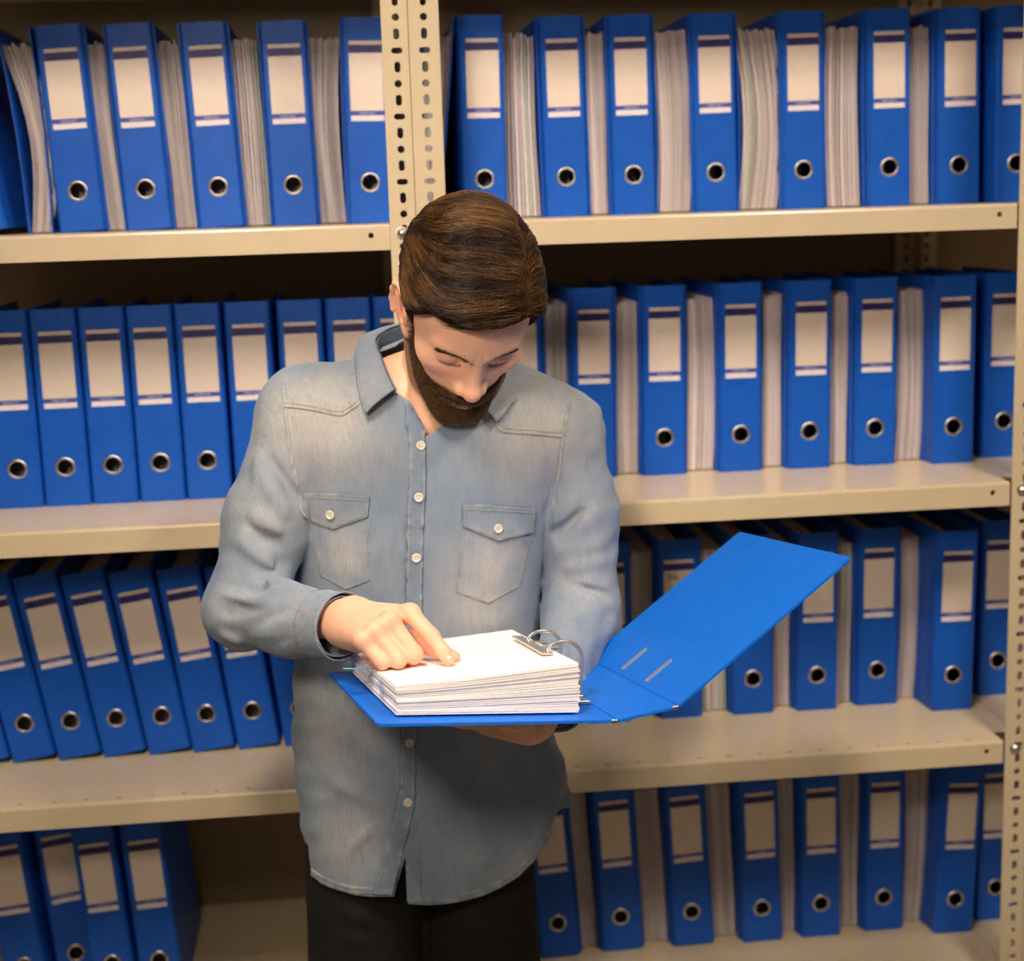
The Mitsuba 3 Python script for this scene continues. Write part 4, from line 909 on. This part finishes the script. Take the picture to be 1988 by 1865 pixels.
# ------------------------------------------------------------------ beard, brows, lashes
def bthick(q):
    s = bmask(q); b = .0032+.0045*np.clip((-.070-q[:, 2])/.03, 0, 1)*np.clip((q[:, 1]-.0)/.05, 0, 1)+.0022*np.exp(-((q[:, 2]+.054)/.008)**2)*(q[:, 1] > .08)
    return b*np.clip(s/.010+.15, 0, 1)
def beard_sdf(P):
    q = w2h(P); return head_sdf(P)-bthick(q)-(meshkit.noise(q*np.array([330, 330, 150]), 31)-.5)*.0022
bv_, bf_ = iso(beard_sdf, h2w((0, .04, -.07))-[.11, .10, .11], h2w((0, .04, -.07))+[.11, .11, .11], .0018, margin=.014, steps=1)
bq = w2h(bv_.astype(np.float32)).astype(float); bv_, bf_ = clip(bv_, bf_, bmask(bq)-.0030+.0050*(meshkit.noise(bq*260, 3)-.5))
bcol = np.array([.036, .018, .008])+np.array([.055, .028, .012])*meshkit.noise(bv_*240, 4)[:, None]
bv2, bf2 = solidify(bv_, bf_, .0012)
obj(PERSON+'__beard', (bv2, bf2), 'm_scalp', smooth=True, color=np.vstack([bcol, bcol])); labels[PERSON+'__beard'] = dict(label='short brown beard and moustache')
def face_strands(q, m, length, field, lift, jit, seed):
    """short hairs standing on the face: q head coordinates near the skin"""
    r = np.random.default_rng(seed); P = h2w(q)
    g, dd = grad(head_sdf, P, .0015); g /= np.linalg.norm(g, axis=1, keepdims=True); P = P-g*dd[:, None]
    d = (field(q)+r.normal(0, jit, (len(q), 3)))@HM; d -= g*(d*g).sum(1, keepdims=True); d /= np.linalg.norm(d, axis=1, keepdims=True); t = np.linspace(0, 1, m)[None, :, None]
    L = length[:, None, None]; return P[:, None]+d[:, None]*L*t+g[:, None]*(lift[:, None, None]*(t*(1.6-.6*t)))
N = 150000; q = rng.uniform((-.075, -.015, -.13), (.075, .118, .02), (N, 3)); P = h2w(q); dd = head_sdf(P.astype(np.float32)); ok = (np.abs(dd) < .006); q = q[ok]; s = bmask(q); q = q[(s > -.0030) & (rng.random(len(q)) < np.clip(.45+s/.006, 0, 1))][:25000]
bt = bthick(q)
P_ = face_strands(q, 4, rng.uniform(.004, .009, len(q)), lambda q: np.stack([q[:, 0]*3, .25+0*q[:, 0], -1+0*q[:, 0]], 1), bt*rng.uniform(.8, 1.4, len(q))+.0010, .35, 3)
vv, ff = ribbons(P_, rng.uniform(.00014, .00026, len(q))); cc = np.array([.030, .013, .006])+np.array([.30, .165, .07])*(rng.random(len(q))**1.8)[:, None]
obj(PERSON+'__beard__strands', (vv, ff), 'm_hair', smooth=True, color=np.repeat(cc, 12, 0), label='beard hairs', kind='stuff')
NBR = 850
for s in (-1, 1):
    t = rng.random(NBR)**1.15; x = .0075+t*.0400; z = .0180+.0078*np.sin(np.clip(t*1.1, 0, 1)*2.2)+rng.normal(0, .0028, NBR)*(1.1-.6*t); q = np.stack([s*x, .094-.45*np.maximum(x-.01, 0)**1.05, z], 1)
    P_ = face_strands(q, 4, rng.uniform(.004, .0080, NBR), lambda q: np.stack([s*(.9+0*q[:, 0]), -.35+0*q[:, 0], .45-1.0*t], 1), rng.uniform(.0012, .0022, NBR), .16, 7)
    vv, ff = ribbons(P_, rng.uniform(.00020, .00034, NBR)); k = seq(PERSON+'__eyebrow'); obj(k, (vv, ff), 'm_hair', smooth=True, color=np.tile([.090, .048, .024], (len(vv), 1)), label='brown eyebrow')
    t = np.linspace(0, 1, 60)**1.0; x = .0185+.0265*t; q = np.stack([s*x, .0905-.0095*(t*1.1)**2+.0012*np.sin(3.1*t), .0030-.0035*np.sin(3.0*t)+.001*t], 1)
    P_ = face_strands(q, 4, np.full(60, .0042), lambda q: np.stack([s*(.3*(t-.3)), .75+0*t, -.75+0*t], 1), np.full(60, .0014), .12, 8)
    vv, ff = ribbons(P_, np.full(60, .00013)); obj(seq(PERSON+'__eyelashes'), (vv, ff), 'm_dark', smooth=True, label='lowered eyelashes')
# ------------------------------------------------------------------ the open binder in his hand
CV, SP, LN = .285, .078, .318
a1_, b1_ = .1998, .6908
HB = 'open_lever_arch_binder'; USED.add(HB)
def plane(mesh, u0, w0, ang):
    """panel drawn in its own plane (x across, y along v, z = thickness) placed at (u0, w0), turned up by ang"""
    v = mesh.vertices; c, s = math.cos(ang), math.sin(ang); mesh.vertices = np.c_[u0+v[:, 0]*c-v[:, 2]*s, v[:, 1], w0+v[:, 0]*s+v[:, 2]*c]; return fmesh(mesh)
def board(x0, x1, holes=(), round_=(), t=.0028):
    P = sg.box(x0, 0, x1, LN)
    r = .007
    for cx, cy in round_:
        sx = 1 if cx == x0 else -1; sy = 1 if cy == 0 else -1
        P = P.difference(sg.box(*sorted((cx, cx+sx*r))[:1], min(cy, cy+sy*r), max(cx, cx+sx*r), max(cy, cy+sy*r)).difference(sg.Point(cx+sx*r, cy+sy*r).buffer(r, quad_segs=6)))
    for h in holes: P = P.difference(h)
    m = extr(P, t); e = extr(P.buffer(-.0008), .0004); e.vertices[:, 2] += t
    m.vertices[:, 2] -= t; e.vertices[:, 2] -= t
    return cat([m, e])
h1u, h1w = CV, 0.; h2u, h2w_ = CV+SP*math.cos(a1_), SP*math.sin(a1_)
obj(HB+'__back_cover', plane(board(0, CV-.002, (), ((0, 0), (0, LN))), 0, 0, 0), 'm_blue_in'); labels[HB+'__back_cover'] = dict(label='lower cover lying under the paper')
obj(HB+'__spine', plane(board(.002, SP-.002, (sg.Point(SP/2, LN-.0635).buffer(.0120, quad_segs=8),)), h1u, h1w, a1_), 'm_blue_in'); labels[HB+'__spine'] = dict(label='spine lying open')
sl = [sg.LineString([(.013, v), (.050, v)]).buffer(.0021, quad_segs=4) for v in (.1185, .2025)]
obj(HB+'__front_cover', plane(board(.002, CV, sl, ((CV, 0), (CV, LN))), h2u, h2w_, b1_), 'm_blue_in'); labels[HB+'__front_cover'] = dict(label='cover raised towards the right')
for s_ in sl:
    m = extr(s_.buffer(.0016).difference(s_.buffer(-.0006)), .0022); m.vertices[:, 2] -= .0004
    k = seq(HB+'__slot_rim'); obj(k, plane(m, h2u, h2w_, b1_), 'm_chrome'); labels[k] = dict(label='metal slot rim')
    m = extr(s_.buffer(.0008), .0004); m.vertices[:, 2] -= .0014; obj(k+'__backing', plane(m, h2u, h2w_, b1_), 'm_chrome')
def hinge(u0, w0, a, b):
    q = [box(-.0035, .0005, .001, LN-.001, -.0026, -.0012), ]
    return cat([plane(box(-.0026, .0002, .001, LN-.001, -.0028, -.0006), u0, w0, a), plane(box(-.0002, .0026, .001, LN-.001, -.0028, -.0006), u0, w0, b)])
obj(HB+'__hinge', hinge(h1u, h1w, 0, a1_), 'm_blue_in'); obj(HB+'__hinge_001', hinge(h2u, h2w_, a1_, b1_), 'm_blue_in')
for u0, w0, a, x in ((0, 0, 0, CV-.006), (h1u, h1w, a1_, SP-.006), (h2u, h2w_, b1_, .002)):
    k = seq(HB+'__edge_protector'); obj(k, plane(rbox(x, x+.008, -.0008, .004, -.0036, .0010, .0008), u0, w0, a), 'm_steel') if x != .002 else None
m = M_RING.copy(); mv = m.vertices; m.vertices = np.c_[mv[:, 0]-BW/2+SP/2, LN-mv[:, 2], -mv[:, 1]]; m.invert()
obj(HB+'__finger_ring', plane(m, h1u, h1w, a1_), 'm_steel', smooth=50)
for j, v0 in enumerate((.1195, .2010)):
    ul, ur, r = .2325, .2815, .0024; R_ = (ur-ul)/2; c = (ul+ur)/2; hh = .050
    A = np.linspace(np.pi, 0, 22); arch = [(ul, v0, .004), (ul, v0, .03), (ul, v0, hh)]+[(c+R_*math.cos(t)*(1 if True else 0), v0, hh+.0235*math.sin(t)**.85) for t in A[1:-1]]+[(ur, v0, hh), (ur, v0, .03), (ur+.001, v0, .002)]
    obj(seq(HB+'__ring'), fmesh(tube(arch, r, 10)), 'm_chrome', smooth=50, label='chrome ring arch')
obj(HB+'__ring_mechanism', fmesh(cat([rbox(.262, .2835, .085, .235, .0006, .006, .001), rbox(.268, .280, .10, .22, .006, .010, .001)])), 'm_steel')
obj(HB+'__clamp_bar', fmesh(cat([rbox(.222, .2365, .097, .226, .0605, .0635, .0008), rbox(.236, .256, .135, .150, .060, .0632, .0008), rbox(.236, .256, .178, .190, .060, .0632, .0008)])), 'm_chrome', label='chrome clamp bar on the paper')
labels[HB] = dict(label='open blue binder held flat in front of the man', category='binder')
# ------------------------------------------------------------------ its paper
PS = 'paper_stack'; USED.add(PS); rng = np.random.default_rng(3); NB = 22
scene['m_paper'] = pr(proc(lambda p, n, uv: mix((.80, .745, .715), (.86, .81, .78), noise(p.x*60, p.y*60, p.z*900))), .7, .2)
U0, U1, V0_, V1_ = .026, .247, .033, .306
lean = np.array([0, .0])
for b in range(NB):
    f0, f1 = b/NB, (b+.86)/NB; us = np.linspace(0, 1, 9); jit = rng.uniform(-.0012, .0012); jv = rng.uniform(-.0016, .0016)
    top = lambda u, f: .0032+f*(.0330+.026*np.clip(u, 0, 1)**1.15)
    sag = .0022*np.sin(np.pi*us*1.0+b*.9)*(.35+rng.uniform(-.3, .3))*(0 < b < NB-1)*.6
    u = U0+jit+(U1-U0)*us+(1-f0)*.003; q = []
    for vv_ in (V0_+jv, V0_+jv+.004, V1_+jv-.004, V1_+jv):
        dr = -.004*f0*((vv_-V0_)/.28)
        for f_ in (f0, f1): q.append(np.c_[u, np.full(9, vv_), top(us, f_)+dr+sag])
    n = 9; V = np.vstack(q); f = []
    R_ = lambda r, i: r*n+i
    for i in range(n-1):
        for A, B in ((0, 1),): f += [[R_(0, i), R_(0, i+1), R_(1, i+1)], [R_(0, i), R_(1, i+1), R_(1, i)]]
        for k_ in range(3):
            a, c = 2*k_, 2*k_+2
            f += [[R_(a+1, i), R_(a+1, i+1), R_(c+1, i+1)], [R_(a+1, i), R_(c+1, i+1), R_(c+1, i)], [R_(a, i), R_(c, i+1), R_(a, i+1)], [R_(a, i), R_(c, i), R_(c, i+1)]]
        f += [[R_(6, i), R_(7, i+1), R_(6, i+1)], [R_(6, i), R_(7, i), R_(7, i+1)]]
    for k_ in range(3):
        a, c = 2*k_, 2*k_+2
        f += [[R_(a, 0), R_(a+1, 0), R_(c+1, 0)], [R_(a, 0), R_(c+1, 0), R_(c, 0)], [R_(a, 8), R_(c+1, 8), R_(a+1, 8)], [R_(a, 8), R_(c, 8), R_(c+1, 8)]]
    obj(seq(PS+'__sheet_bundle'), fmesh(trimesh.Trimesh(V, f, process=False)), 'm_paper')
tb = box(-.012, .020, .150, .1575, .0345, .0349); scene['m_tab'] = pr((.13, .42, .68), .5, .3)
obj(PS+'__index_tab', fmesh(tb), 'm_tab', label='narrow blue sticky tab')
scene['m_ink'] = pr((.22, .32, .52), .6, .2); ink = []
for a, b in (((.0225, .118, .030), (.0225, .080, .026)), ((.0225, .110, .0265), (.0225, .086, .029)), ((.0228, .100, .031), (.0228, .094, .008)), ((.0228, .106, .022), (.0228, .092, .019)), ((.0228, .086, .024), (.0228, .084, .010))): ink.append(tube([a, b], .0005, 4))
obj(PS+'__ink_mark', fmesh(cat(ink)), 'm_ink', label='blue pen marks on the sheet edges')
labels[PS] = dict(label='thick stack of white sheets clipped in the open binder', category='paper')
